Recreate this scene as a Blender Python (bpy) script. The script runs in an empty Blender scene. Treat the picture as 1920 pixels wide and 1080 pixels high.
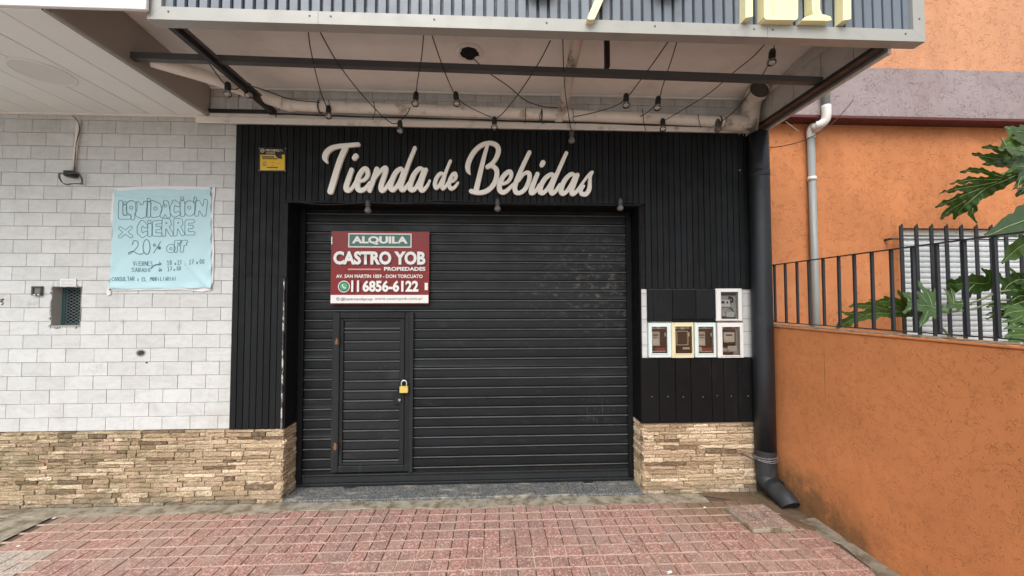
import bpy, math, random
import numpy as np
from mathutils import Matrix, Vector, Euler
random.seed(7); rng = np.random.default_rng(7)
sc = bpy.context.scene
col = sc.collection
rad = math.radians

# ------------------------------------------------------------------ camera, sky, sun, exposure
CAM_D, CAM_H, FPX = 3.15, 1.55, 730.0
cam_d = bpy.data.cameras.new('camera')
cam = bpy.data.objects.new('camera', cam_d); col.objects.link(cam); sc.camera = cam
cam_d.sensor_width = 36.0; cam_d.lens = 36.0 * FPX / 1920.0
cam_d.clip_start = 0.02; cam_d.clip_end = 2000
CR = (Matrix.Rotation(-rad(2.507), 4, 'Z') @ Matrix.Rotation(math.pi/2 + rad(2.009), 4, 'X') @ Matrix.Rotation(-rad(0.07), 4, 'Z'))
cam.matrix_world = Matrix.Translation((0, -CAM_D, CAM_H)) @ CR

SUN_EL, SUN_ROT = rad(49), rad(197)      # behind the photographer, high
world = bpy.data.worlds.new('World'); sc.world = world; world.use_nodes = True
wn, wl = world.node_tree.nodes, world.node_tree.links
wn.clear()
wo = wn.new('ShaderNodeOutputWorld'); wb = wn.new('ShaderNodeBackground')
sky = wn.new('ShaderNodeTexSky'); sky.sky_type = 'NISHITA'; sky.sun_disc = False
sky.sun_elevation = SUN_EL; sky.sun_rotation = SUN_ROT
sky.air_density = 1.0; sky.dust_density = 4.0; sky.ozone_density = 1.0
hs = wn.new('ShaderNodeHueSaturation'); hs.inputs['Saturation'].default_value = 0.36   # cloud cover takes the blue out
wl.new(sky.outputs[0], hs.inputs['Color']); wl.new(hs.outputs[0], wb.inputs['Color'])
wb.inputs['Strength'].default_value = 0.11
wl.new(wb.outputs[0], wo.inputs[0])
sun_d = bpy.data.lights.new('sun', 'SUN'); sun_d.energy = 1.0; sun_d.angle = rad(55); sun_d.color = (1.0, 0.99, 0.97)
sun = bpy.data.objects.new('sun', sun_d); col.objects.link(sun)
sdir = Vector((math.sin(SUN_ROT)*math.cos(SUN_EL), math.cos(SUN_ROT)*math.cos(SUN_EL), math.sin(SUN_EL)))
sun.rotation_euler = sdir.to_track_quat('Z', 'Y').to_euler(); sun.location = (0, -6, 9)
vs = sc.view_settings
sc.display_settings.display_device = 'sRGB'
vs.view_transform = 'Standard'; vs.look = 'None'; vs.gamma = 1.0; vs.use_curve_mapping = False
vs.exposure = 0.93
sc.cycles.max_bounces = 12; sc.cycles.diffuse_bounces = 7; sc.cycles.transparent_max_bounces = 12

# ------------------------------------------------------------------ measuring helpers: points on real planes
_C3 = CR.to_3x3(); _O = Vector((0, -CAM_D, CAM_H))
def ray(px, py): return _C3 @ Vector(((px-960)/FPX, -(py-540)/FPX, -1.0))
def aty(px, py, y=0.0):
    d = ray(px, py); return _O + d * ((y - _O.y)/d.y)
def atz(px, py, z=0.0):
    d = ray(px, py); return _O + d * ((z - _O.z)/d.z)
def atx(px, py, x=0.0):
    d = ray(px, py); return _O + d * ((x - _O.x)/d.x)
def proj(p):
    q = _C3.transposed() @ (Vector(p) - _O)
    return (960 + FPX*q.x/-q.z, 540 - FPX*q.y/-q.z, -q.z)

# ------------------------------------------------------------------ object helpers
def tag(o, label=None, cat=None, group=None, kind=None):
    if label: o['label'] = label
    if cat: o['category'] = cat
    if group: o['group'] = group
    if kind: o['kind'] = kind
    return o
def thing(name, loc, label, cat, group=None):
    o = bpy.data.objects.new(name, None); o.empty_display_size = 0.1
    o.location = loc; col.objects.link(o)
    return tag(o, label, cat, group)
def link(o, parent):
    col.objects.link(o)
    if parent is not None:
        o.parent = parent
        w = Vector((0, 0, 0)); p = parent
        while p is not None:
            w = w + p.location; p = p.parent
        o.location = o.location - w
    return o
def obj(name, me, mat, parent=None, loc=(0, 0, 0)):
    o = bpy.data.objects.new(name, me); o.location = loc
    if mat is not None and len(me.materials) == 0: me.materials.append(mat)
    return link(o, parent)

class MB:
    def __init__(s): s.v = []; s.f = []
    def add(s, vs, fs):
        n = len(s.v); s.v += [tuple(p) for p in vs]; s.f += [tuple(i+n for i in f) for f in fs]; return s
    def box(s, x0, x1, y0, y1, z0, z1, c=0.0):
        if c <= 0:
            v = [(x0,y0,z0),(x1,y0,z0),(x1,y1,z0),(x0,y1,z0),(x0,y0,z1),(x1,y0,z1),(x1,y1,z1),(x0,y1,z1)]
            return s.add(v, [(0,3,2,1),(4,5,6,7),(0,1,5,4),(1,2,6,5),(2,3,7,6),(3,0,4,7)])
        X, Y, Zz = (x0, x1), (y0, y1), (z0, z1); v = []; idx = {}
        for i in (0, 1):
            for j in (0, 1):
                for k in (0, 1):
                    dx, dy, dz = (c if i == 0 else -c), (c if j == 0 else -c), (c if k == 0 else -c)
                    for a, p in enumerate(((X[i], Y[j]+dy, Zz[k]+dz), (X[i]+dx, Y[j], Zz[k]+dz), (X[i]+dx, Y[j]+dy, Zz[k]))):
                        idx[i,j,k,a] = len(v); v.append(p)
        f = []
        for i in (0, 1): f.append([idx[i,0,0,0], idx[i,0,1,0], idx[i,1,1,0], idx[i,1,0,0]][::1 if i == 0 else -1])
        for j in (0, 1): f.append([idx[0,j,0,1], idx[1,j,0,1], idx[1,j,1,1], idx[0,j,1,1]][::1 if j == 0 else -1])
        for k in (0, 1): f.append([idx[0,0,k,2], idx[0,1,k,2], idx[1,1,k,2], idx[1,0,k,2]][::1 if k == 0 else -1])
        for i in (0, 1):
            for j in (0, 1): f.append([idx[i,j,0,0], idx[i,j,1,0], idx[i,j,1,1], idx[i,j,0,1]])
            for k in (0, 1): f.append([idx[i,0,k,0], idx[i,1,k,0], idx[i,1,k,2], idx[i,0,k,2]])
        for j in (0, 1):
            for k in (0, 1): f.append([idx[0,j,k,1], idx[1,j,k,1], idx[1,j,k,2], idx[0,j,k,2]])
        for i in (0, 1):
            for j in (0, 1):
                for k in (0, 1): f.append([idx[i,j,k,0], idx[i,j,k,1], idx[i,j,k,2]])
        cx, cy, cz = (x0+x1)/2, (y0+y1)/2, (z0+z1)/2; out = []
        for q in f:
            p = [Vector(v[i]) for i in q]; n = (p[1]-p[0]).cross(p[2]-p[0]); m = sum(p, Vector())/len(p) - Vector((cx, cy, cz))
            out.append(tuple(q) if n.dot(m) > 0 else tuple(q[::-1]))
        return s.add(v, out)
    def tube(s, path, r, n=8, caps=True):
        P = [Vector(p) for p in path]; R = r if isinstance(r, (list, tuple)) else [r]*len(P)
        up = None; rings = []
        for i, p in enumerate(P):
            t = (P[min(i+1, len(P)-1)] - P[max(i-1, 0)]).normalized()
            if up is None:
                up = Vector((0, 0, 1)) if abs(t.z) < 0.9 else Vector((1, 0, 0))
            a = (up - t*up.dot(t)).normalized(); b = t.cross(a); up = a
            rings.append([p + (a*math.cos(2*math.pi*k/n) + b*math.sin(2*math.pi*k/n))*R[i] for k in range(n)])
        v = [q for g in rings for q in g]; f = []
        for i in range(len(P)-1):
            for k in range(n): f.append((i*n+k, i*n+(k+1) % n, (i+1)*n+(k+1) % n, (i+1)*n+k))
        if caps: f += [tuple(range(n))[::-1], tuple(range((len(P)-1)*n, len(P)*n))]
        return s.add(v, f)
    def lathe(s, base, axis, prof, n=12):           # prof: (distance along axis, radius)
        ax = Vector(axis).normalized(); b = Vector(base)
        return s.tube([b + ax*h for h, _ in prof], [max(r_, 1e-4) for _, r_ in prof], n)
    def prism(s, poly, y0, y1):                     # polygon in x,z extruded along y (front y0)
        n = len(poly); v = [(x, y0, z) for x, z in poly] + [(x, y1, z) for x, z in poly]
        a = sum(poly[i][0]*poly[(i+1) % n][1] - poly[(i+1) % n][0]*poly[i][1] for i in range(n))
        f = [tuple(range(n)), tuple(range(2*n-1, n-1, -1))] + [(i, n+i, n+(i+1) % n, (i+1) % n) for i in range(n)]
        if a < 0: f = [q[::-1] for q in f]
        return s.add(v, f)
    def mesh(s, name='m', smooth=False):
        me = bpy.data.meshes.new(name); me.from_pydata(s.v, [], s.f); me.update()
        if smooth:
            for p in me.polygons: p.use_smooth = True
        return me
    def build(s, name, mat, parent=None, smooth=False):
        return obj(name, s.mesh(name, smooth), mat, parent)
def bx(name, mat, parent, *a, c=0.0): return MB().box(*a, c=c).build(name, mat, parent)

def spline(pts, sub=6):                             # Catmull-Rom through points of any dimension
    P = [np.array(p, float) for p in pts]
    if len(P) < 3: return P
    P = [2*P[0]-P[1]] + P + [2*P[-1]-P[-2]]; out = []
    for i in range(1, len(P)-2):
        for k in range(sub):
            t = k/sub
            out.append(0.5*((2*P[i]) + (P[i+1]-P[i-1])*t + (2*P[i-1]-5*P[i]+4*P[i+1]-P[i+2])*t*t + (3*P[i]-P[i-1]-3*P[i+1]+P[i+2])*t**3))
    out.append(P[-2]); return out

# signed field of round strokes with changing radius -> meshed region (marching squares, clipped cells)
def stroke_field(strokes, X, Y):
    F = np.full(X.shape, -1e9)
    for st in strokes:
        if len(st) == 1: st = [st[0], (st[0][0]+1e-6, st[0][1], st[0][2])]
        for a, b in zip(st[:-1], st[1:]):
            dx, dy = b[0]-a[0], b[1]-a[1]; L = dx*dx+dy*dy + 1e-18
            t = np.clip(((X-a[0])*dx + (Y-a[1])*dy)/L, 0, 1)
            F = np.maximum(F, a[2]+(b[2]-a[2])*t - np.hypot(X-a[0]-t*dx, Y-a[1]-t*dy))
    return F
def field_mesh(F, xs, ys):
    ny, nx = F.shape; V = []; key = {}; faces = []; edges = []
    def vid(k, x, y, d):
        if k not in key: key[k] = len(V); V.append((x, y, d))
        return key[k]
    act = (F > 0); anyc = act[:-1,:-1] | act[1:,:-1] | act[:-1,1:] | act[1:,1:]
    for j, i in zip(*np.nonzero(anyc)):
        cs = [(j,i),(j,i+1),(j+1,i+1),(j+1,i)]; poly = []; cross = []
        for n in range(4):
            a, b = cs[n], cs[(n+1) % 4]; fa, fb = F[a], F[b]
            if fa > 0: poly.append(vid(a, xs[a[1]], ys[a[0]], fa))
            if (fa > 0) != (fb > 0):
                t = fa/(fa-fb); k = (min(a,b), max(a,b))
                q = vid(k, xs[a[1]]+t*(xs[b[1]]-xs[a[1]]), ys[a[0]]+t*(ys[b[0]]-ys[a[0]]), 0.0)
                poly.append(q); cross.append((q, len(poly)-1))
        if len(poly) >= 3:
            faces.append(tuple(poly)); m = len(poly)
            cset = {q for q, _ in cross}
            for n in range(m):
                if poly[n] in cset and poly[(n+1) % m] in cset: edges.append((poly[n], poly[(n+1) % m]))
    return V, faces, edges
def region(strokes, step, holes=()):
    pts = [p for s in strokes for p in s]
    x0 = min(p[0]-p[2] for p in pts)-2*step; x1 = max(p[0]+p[2] for p in pts)+2*step
    y0 = min(p[1]-p[2] for p in pts)-2*step; y1 = max(p[1]+p[2] for p in pts)+2*step
    xs = np.arange(x0, x1, step); ys = np.arange(y0, y1, step); X, Y = np.meshgrid(xs, ys)
    F = stroke_field(strokes, X, Y)
    if holes: F = np.minimum(F, -stroke_field(holes, X, Y))
    F[np.abs(F) < 1e-7] = -1e-7
    return field_mesh(F, xs, ys)

# ------------------------------------------------------------------ materials
class N:
    def __init__(s, name):
        s.m = bpy.data.materials.new(name); s.m.use_nodes = True
        s.t = s.m.node_tree; s.b = s.t.nodes['Principled BSDF']; s._pos = None
    def n(s, typ, **kw):
        x = s.t.nodes.new(typ)
        for k, v in kw.items(): setattr(x, k, v)
        return x
    def l(s, a, b): s.t.links.new(a, b)
    def pos(s):
        if s._pos is None: s._pos = s.n('ShaderNodeNewGeometry').outputs['Position']
        return s._pos
    def scaled(s, sx, sy, sz):
        m = s.n('ShaderNodeMapping'); m.inputs['Scale'].default_value = (sx, sy, sz); s.l(s.pos(), m.inputs['Vector']); return m.outputs[0]
    def noise(s, scale, detail=4, rough=0.55, vec=None, dist=0.0):
        x = s.n('ShaderNodeTexNoise'); x.inputs['Scale'].default_value = scale; x.inputs['Detail'].default_value = detail
        x.inputs['Roughness'].default_value = rough; x.inputs['Distortion'].default_value = dist
        s.l(vec if vec is not None else s.pos(), x.inputs['Vector']); return x.outputs['Fac']
    def ramp(s, f, lo, hi, a=0.0, b=1.0):
        x = s.n('ShaderNodeMapRange'); x.interpolation_type = 'SMOOTHSTEP'; s.l(f, x.inputs[0])
        for i, v in zip((1, 2, 3, 4), (lo, hi, a, b)): x.inputs[i].default_value = v
        return x.outputs[0]
    def math(s, op, a, b=0.0):
        x = s.n('ShaderNodeMath', operation=op)
        for i, v in enumerate((a, b)):
            if isinstance(v, (int, float)): x.inputs[i].default_value = v
            else: s.l(v, x.inputs[i])
        return x.outputs[0]
    def mix(s, f, a, b, mode='MIX'):
        x = s.n('ShaderNodeMix', data_type='RGBA', blend_type=mode)
        for i, v in ((0, f), (6, a), (7, b)):
            if isinstance(v, (int, float)): x.inputs[i].default_value = v
            elif isinstance(v, tuple): x.inputs[i].default_value = (*v, 1)
            else: s.l(v, x.inputs[i])
        return x.outputs[2]
    def rnd(s): return s.math('FRACT', s.math('ADD', s.n('ShaderNodeObjectInfo').outputs['Random'], s.n('ShaderNodeNewGeometry').outputs['Random Per Island']))
    def near(s, c, r, soft=1.0):                      # 1 at point c fading over radii r
        m = s.n('ShaderNodeVectorMath', operation='SUBTRACT'); s.l(s.pos(), m.inputs[0]); m.inputs[1].default_value = c
        d = s.n('ShaderNodeVectorMath', operation='DIVIDE'); s.l(m.outputs[0], d.inputs[0]); d.inputs[1].default_value = r
        q = s.n('ShaderNodeVectorMath', operation='LENGTH'); s.l(d.outputs[0], q.inputs[0])
        return s.ramp(q.outputs['Value'], 0.0, 1.0, soft, 0.0)
    def bump(s, h, strength=0.3, dist=0.01, prev=None):
        x = s.n('ShaderNodeBump'); x.inputs['Strength'].default_value = strength; x.inputs['Distance'].default_value = dist
        s.l(h, x.inputs['Height'])
        if prev is not None: s.l(prev, x.inputs['Normal'])
        return x.outputs[0]
    def out(s, color, rough=0.6, nrm=None, metal=0.0, spec=0.5):
        b = s.b
        if isinstance(color, tuple): b.inputs['Base Color'].default_value = (*color, 1)
        else: s.l(color, b.inputs['Base Color'])
        if isinstance(rough, (int, float)): b.inputs['Roughness'].default_value = rough
        else: s.l(rough, b.inputs['Roughness'])
        b.inputs['Metallic'].default_value = metal; b.inputs['Specular IOR Level'].default_value = spec
        if nrm is not None: s.l(nrm, b.inputs['Normal'])
        return s.m
def simple(name, c, rough=0.6, var=0.25, scale=9.0, bump=0.15, bscale=120.0, metal=0.0, spec=0.5, dirt=None, dlo=0.5, dhi=0.75, dscale=5.0, rnd=0.0, vec=None):
    m = N(name)
    v = m.scaled(*vec) if vec else None
    f = m.noise(scale, 5, 0.6, v)
    c1 = m.mix(f, tuple(x*(1-var) for x in c), tuple(min(1, x*(1+var)) for x in c))
    if rnd: c1 = m.mix(1.0, c1, m.mix(m.rnd(), (1-rnd,)*3, (1+rnd*0.4,)*3), 'MULTIPLY')
    if dirt: c1 = m.mix(m.ramp(m.noise(dscale, 6, 0.65), dlo, dhi), c1, dirt)
    nb = m.bump(m.noise(bscale, 3, 0.6, v), bump, 0.004) if bump else None
    r = m.ramp(m.noise(scale*2.3, 3), 0.3, 0.7, max(0.02, rough-0.08), min(1, rough+0.08))
    return m.out(c1, r, nb, metal, spec)

def m_white_tile():
    m = N('white_tile')
    vein = m.noise(7, 6, 0.7, m.scaled(1, 1, 2.2), 1.4)
    c = m.mix(m.ramp(vein, 0.35, 0.72), (0.635, 0.65, 0.645), (0.55, 0.56, 0.55))
    c = m.mix(m.ramp(m.noise(38, 5, 0.7), 0.60, 0.78), c, (0.46, 0.45, 0.41))
    c = m.mix(1.0, c, m.mix(m.rnd(), (0.90, 0.90, 0.89), (1.02, 1.02, 1.02)), 'MULTIPLY')
    st = m.ramp(m.noise(2.6, 5, 0.65), 0.52, 0.74, 0, 0.42)
    c = m.mix(st, c, (0.42, 0.40, 0.36))
    # grime washed down from the soffit joint
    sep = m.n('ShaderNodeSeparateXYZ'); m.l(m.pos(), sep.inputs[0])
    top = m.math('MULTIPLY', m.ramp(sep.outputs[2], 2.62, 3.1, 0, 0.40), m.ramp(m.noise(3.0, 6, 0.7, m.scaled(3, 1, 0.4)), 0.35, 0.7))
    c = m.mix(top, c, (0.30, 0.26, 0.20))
    strk = m.math('MULTIPLY', m.ramp(m.noise(4, 6, .7, m.scaled(5, 1, .35)), .52, .74, 0, .38), m.ramp(m.noise(1.3, 3), .4, .65)); c = m.mix(strk, c, (.33, .32, .28))
    spl = m.math('MULTIPLY', m.ramp(sep.outputs[2], 1.0, .56), m.ramp(m.noise(7, 6, .72), .48, .72, 0, .4)); c = m.mix(spl, c, (.40, .36, .28))
    p = aty(264, 662); q = aty(275, 680)
    s1 = m.near((p.x, 0, p.z), (0.062, 9, 0.045)); s1 = m.ramp(s1, 0.15, 0.75)
    s1 = m.math('MULTIPLY', s1, m.ramp(m.noise(30, 3, 0.6), 0.25, 0.5, 0.5, 1))
    c = m.mix(s1, c, (0.02, 0.02, 0.02))
    s2 = m.ramp(m.near((q.x, 0, q.z), (0.018, 9, 0.013)), 0.3, 0.6); c = m.mix(s2, c, (0.05, 0.05, 0.05))
    for (px, py, rx, rz, k) in ((335, 610, .03, .06, .5), (60, 570, .14, .06, .45), (180, 690, .2, .06, .3), (230, 602, .05, .03, .35), (120, 530, .12, .06, .4)):
        u = aty(px, py); c = m.mix(m.math('MULTIPLY', m.near((u.x, 0, u.z), (rx, 9, rz)), m.ramp(m.noise(24, 4), .4, .62, 0, k)), c, (0.25, 0.25, 0.23))
    nb = m.bump(m.noise(55, 5, 0.6), 0.12, 0.003)
    return m.out(c, m.ramp(m.noise(14, 4), 0.3, 0.7, 0.38, 0.55), nb)

def m_stone():
    m = N('split_stone')
    r = m.rnd()
    base = m.n('ShaderNodeValToRGB'); e = base.color_ramp.elements
    e[0].position = 0; e[0].color = (0.13, 0.09, 0.05, 1); e[1].position = 1; e[1].color = (0.84, 0.72, 0.53, 1)
    for p_, c_ in ((0.06, (0.22, 0.155, 0.09)), (0.15, (0.38, 0.275, 0.165)), (0.34, (0.50, 0.39, 0.25)), (0.58, (0.62, 0.50, 0.33)), (0.76, (0.49, 0.35, 0.25)), (0.85, (0.70, 0.57, 0.39))):
        k = e.new(p_); k.color = (*c_, 1)
    m.l(r, base.inputs[0])
    c = m.mix(m.ramp(m.noise(26, 6, 0.7), 0.45, 0.78, 0, .4), base.outputs[0], (0.72, 0.60, 0.42))
    sep = m.n('ShaderNodeSeparateXYZ'); m.l(m.pos(), sep.inputs[0])
    pits = m.noise(95, 5, 0.72); c = m.mix(m.ramp(pits, 0.50, 0.66, 0, 0.85), c, (0.13, 0.09, 0.05))
    west = m.ramp(sep.outputs[0], -1.9, -2.9, 0.12, 1.0)       # weathered, lichen-stained end of the wall
    lich = m.math('MULTIPLY', west, m.ramp(m.noise(4.5, 6, 0.7), 0.40, 0.68, 0, 0.8))
    c = m.mix(lich, c, (0.20, 0.165, 0.09))
    c = m.mix(m.ramp(m.noise(6.5, 6, 0.75), 0.56, 0.78, 0, 0.6), c, (0.17, 0.13, 0.085))
    foot = m.math('MULTIPLY', m.ramp(sep.outputs[2], 0.13, 0.0), m.ramp(m.noise(9, 5, 0.7), 0.35, 0.6, 0.1, 0.75))
    c = m.mix(foot, c, (0.22, 0.20, 0.15))
    c = m.mix(1.0, c, (1.17, 1.14, 1.13), 'MULTIPLY')
    h = m.math('ADD', m.noise(60, 6, 0.75), m.math('MULTIPLY', m.noise(190, 3, 0.6), 0.4))
    return m.out(c, 0.85, m.bump(h, 1.0, 0.016))

def m_black(name, c, rough=0.42, dust=0.35, streak=True):
    m = N(name)
    b = m.mix(m.noise(5, 4), tuple(x*0.8 for x in c), tuple(x*1.25 for x in c))
    b = m.mix(1.0, b, m.mix(m.rnd(), (0.72,)*3, (1.2,)*3), 'MULTIPLY')
    v = m.scaled(6, 6, 0.8) if streak else m.scaled(1.2, 6, 6)
    d = m.math('MULTIPLY', m.ramp(m.noise(5, 6, 0.7, v), 0.50, 0.80, 0, dust), m.ramp(m.noise(1.7, 3), 0.35, 0.65))
    b = m.mix(d, b, (0.11, 0.105, 0.095))
    sp = m.ramp(m.noise(48, 2, 0.5), 0.70, 0.78, 0, 0.35); b = m.mix(sp, b, (0.16, 0.16, 0.15))
    return m.out(b, m.ramp(m.noise(8, 4), 0.3, 0.7, rough-0.08, rough+0.14), m.bump(m.noise(40, 3), 0.06, 0.003), spec=0.2)

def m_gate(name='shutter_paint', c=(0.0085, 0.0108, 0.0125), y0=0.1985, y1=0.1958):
    m = N(name)
    b = m.mix(m.noise(4, 4), tuple(x*0.8 for x in c), tuple(x*1.3 for x in c))
    b = m.mix(1.0, b, m.mix(m.rnd(), (0.8,)*3, (1.15,)*3), 'MULTIPLY')
    p = aty(1130, 520, 0.2)
    area = m.near((p.x, 0.2, p.z), (0.95, 9, 0.75))
    sc_ = m.math('MULTIPLY', area, m.ramp(m.noise(16, 6, 0.75, m.scaled(1.0, 1, 1.6)), 0.50, 0.74, 0, 1.0))
    b = m.mix(sc_, b, (0.16, 0.15, 0.13))
    q = aty(1120, 770, 0.2)
    b = m.mix(m.math('MULTIPLY', m.near((q.x, .2, q.z), (.25, 9, .22)), m.ramp(m.noise(20, 4, .6, m.scaled(3, 1, .5)), .5, .75, 0, .7)), b, (0.13, 0.13, 0.12))
    d = m.ramp(m.noise(3.2, 6, 0.7, m.scaled(1, 1, 3)), 0.55, 0.85, 0, 0.35); b = m.mix(d, b, (0.10, 0.095, 0.09))
    sy = m.n('ShaderNodeSeparateXYZ'); m.l(m.pos(), sy.inputs[0])     # bright highlight of the ridges, painted into the base colour
    rib_light = m.math('MULTIPLY', m.ramp(sy.outputs[1], y0, y1), m.ramp(m.noise(5, 5, .7, m.scaled(1, 1, 4)), .25, .6, .55, 1.0))
    b = m.mix(m.math('MULTIPLY', rib_light, 0.75), b, (0.115, 0.118, 0.118))
    ch = m.ramp(m.noise(60, 2, 0.5), 0.735, 0.77, 0, 0.45); b = m.mix(ch, b, (0.25, 0.24, 0.22))
    return m.out(b, m.ramp(m.noise(7, 5), 0.3, 0.7, 0.34, 0.52), m.bump(m.noise(9, 3, .5, m.scaled(1, 1, .6)), 0.25, 0.010), spec=0.25)

def m_stucco(name, c, dark, moss=False, scale=1.0, hue=None):
    m = N(name)
    b = m.mix(m.ramp(m.noise(1.6, 5, 0.6), 0.3, 0.7), tuple(x*0.86 for x in c), tuple(x*1.10 for x in c))
    b = m.mix(m.ramp(m.noise(140*scale, 3, 0.6), 0.35, 0.65), b, m.mix(0.5, b, tuple(x*0.82 for x in c)))
    n1 = m.noise(13*scale, 1.5, 0.5, None, 1.2); n2 = m.noise(22*scale, 1.5, 0.5, m.scaled(1, 1, 1.4), 1.0)
    a1 = m.ramp(m.math('ABSOLUTE', m.math('SUBTRACT', n1, 0.5)), 0.0, 0.021, 1, 0)
    a2 = m.ramp(m.math('ABSOLUTE', m.math('SUBTRACT', n2, 0.52)), 0.0, 0.028, 1, 0)
    g = m.math('MAXIMUM', m.math('MULTIPLY', a1, m.ramp(m.noise(11*scale, 3), 0.47, 0.58)), m.math('MULTIPLY', a2, m.ramp(m.noise(14*scale, 3), 0.46, 0.58)))
    b = m.mix(m.math('MULTIPLY', g, 0.38), b, dark)
    wash = m.math('MULTIPLY', m.ramp(m.noise(2.2, 6, 0.7, m.scaled(2.2, 2.2, .35)), 0.42, 0.72), m.ramp(m.noise(.9, 4, .6), .3, .7, .1, .55))
    b = m.mix(wash, b, tuple(x*y for x, y in zip(c, (.74, .66, .62))))
    fade = m.ramp(m.noise(.7, 5, .65), .48, .75, 0, .35); b = m.mix(fade, b, tuple(min(1, x*1.18+.02) for x in c))
    if moss:
        sep = m.n('ShaderNodeSeparateXYZ'); m.l(m.pos(), sep.inputs[0])
        low = m.math('MULTIPLY', m.near((2.27, -0.30, 0.0), (9, 0.75, 0.42)), m.ramp(m.noise(7, 6, 0.75), 0.28, 0.62, 0, 1.6))
        b = m.mix(m.math('MINIMUM', low, 0.68), b, (0.10, 0.075, 0.035))
        low2 = m.math('MULTIPLY', m.ramp(sep.outputs[2], 0.22, 0.0), m.ramp(m.noise(8, 6, 0.7), 0.42, 0.66, 0, 0.75)); b = m.mix(low2, b, (0.16, 0.095, 0.045))
        b = m.mix(m.math('MULTIPLY', m.near((2.27, -.545, 1.05), (9, .006, .28)), .6), b, (.16, .07, .03))
        b = m.mix(m.ramp(m.noise(2.4, 6, 0.7, m.scaled(1, 1, .7)), 0.55, 0.78, 0, 0.4), b, tuple(x*0.6 for x in c))
    h = m.math('SUBTRACT', m.math('MULTIPLY', m.noise(110*scale, 4, 0.65), 0.5), m.math('MULTIPLY', g, 1.0))
    return m.out(b, 0.85, m.bump(h, 0.6, 0.008), spec=0.3)

def m_paver(name, c, grey=False, dirty=True):
    m = N(name)
    sp = m.n('ShaderNodeTexVoronoi'); sp.inputs['Scale'].default_value = 125; m.l(m.pos(), sp.inputs['Vector'])
    bw = m.n('ShaderNodeRGBToBW'); m.l(sp.outputs['Color'], bw.inputs[0])
    b = m.mix(m.ramp(bw.outputs[0], 0.2, 0.9), tuple(x*0.78 for x in c), tuple(min(1, x*1.22) for x in c))
    b = m.mix(m.ramp(bw.outputs[0], 0.70, 0.78, 0, 0.48), b, (0.66, 0.56, 0.50))
    b = m.mix(m.ramp(bw.outputs[0], 0.30, 0.22, 0, 0.5), b, (0.17, 0.095, 0.08))
    b = m.mix(1.0, b, m.mix(m.rnd(), (0.86, 0.88, 0.89), (1.10, 1.06, 1.05)), 'MULTIPLY')
    b = m.mix(m.ramp(m.noise(2.1, 5, 0.65), 0.38, 0.70, 0, 0.60), b, (0.33, 0.25, 0.20))
    b = m.mix(m.ramp(m.noise(9, 5, 0.7), 0.58, 0.78, 0, 0.5), b, (0.34, 0.28, 0.22))
    dm = m.math('MULTIPLY', m.near((1.95, -0.12, 0), (1.0, 0.62, 9)), m.ramp(m.noise(8, 6, 0.7), 0.25, 0.6, 0.2, 1.5))
    if dirty: b = m.mix(m.math('MINIMUM', dm, 0.85), b, (0.15, 0.105, 0.06))
    dl = m.math('MULTIPLY', m.near((-3.1, -0.15, 0), (1.6, 0.42, 9)), m.ramp(m.noise(7, 6, 0.7), 0.3, 0.65, 0, 1.0))
    b = m.mix(m.math('MINIMUM', dl, 0.8), b, (0.27, 0.22, 0.16))
    return m.out(b, m.ramp(m.noise(20, 3), 0.3, 0.7, 0.5, 0.72), m.bump(bw.outputs[0], 0.15, 0.002))

M = {}
M['tile'] = m_white_tile()
M['grout'] = simple('grout', (0.085, 0.078, 0.068), 0.9)
M['stone'] = m_stone()
M['stone_joint'] = simple('stone_joint', (0.20, 0.155, 0.105), 0.95, bump=0.4)
M['slat'] = m_black('black_slat_paint', (0.0085, 0.0102, 0.0115), 0.55, 0.15)
M['board'] = m_black('black_board_paint', (0.005, 0.0055, 0.006), 0.6, 0.12)
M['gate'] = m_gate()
M['wicket_slat'] = m_gate('wicket_slat_paint', (0.0155, 0.018, 0.0195), 0.1940, 0.1918)  # door slats carry the same painted ridge highlight
M['gate_frame'] = m_black('wicket_frame_paint', (0.020, 0.0225, 0.024), 0.45, 0.3)
M['cream'] = simple('cream_letter_paint', (0.92, 0.905, 0.83), 0.5, 0.06, bump=0.03, dirt=(0.66, 0.60, 0.48), dlo=.62, dhi=.85)
M['cream_edge'] = M['cream']
M['soffit'] = simple('white_soffit_board', (0.85, 0.87, 0.85), 0.45, 0.04, 3, 0.02, dirt=(0.70, 0.69, 0.63), dlo=0.58, dhi=0.85, dscale=2.5, rnd=0.05)
M['ceiling'] = simple('dirty_plaster_ceiling', (0.88, 0.86, 0.82), 0.85, 0.10, 2.2, 0.12, 60, dirt=(0.68, 0.62, 0.54), dlo=0.52, dhi=0.8, dscale=2.0)
M['panel'] = simple('grey_side_panel', (0.62, 0.60, 0.55), 0.6, 0.08, 3, 0.04, dirt=(0.25, 0.22, 0.18), dlo=0.5, dhi=0.8, rnd=0.08)
M['taupe'] = simple('taupe_side_panel', (0.36, 0.33, 0.295), 0.65, 0.08, 3, 0.04)
M['trim'] = simple('pale_grey_trim', (0.345, 0.345, 0.315), 0.4, 0.05, 4, 0.02, dirt=(0.27, 0.265, 0.235), dlo=0.55, dhi=0.85, vec=(1, 1, 6))
M['fascia'] = simple('slate_blue_sheet', (0.145, 0.172, 0.205), 0.42, 0.10, 3, 0.03, rnd=0.12, dirt=(0.11, 0.125, 0.14), dlo=0.55, dhi=0.85, vec=(6, 1, 1))
M['fascia_back'] = simple('fascia_groove', (0.018, 0.024, 0.03), 0.5)
M['yellow'] = simple('pale_yellow_acrylic', (0.86, 0.80, 0.46), 0.4, 0.03, bump=0)
M['steel'] = simple('dark_steel_paint', (0.085, 0.085, 0.082), 0.5, 0.2, 6, 0.08, dirt=(0.10, 0.075, 0.055), dlo=.55, dhi=.8)
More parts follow.
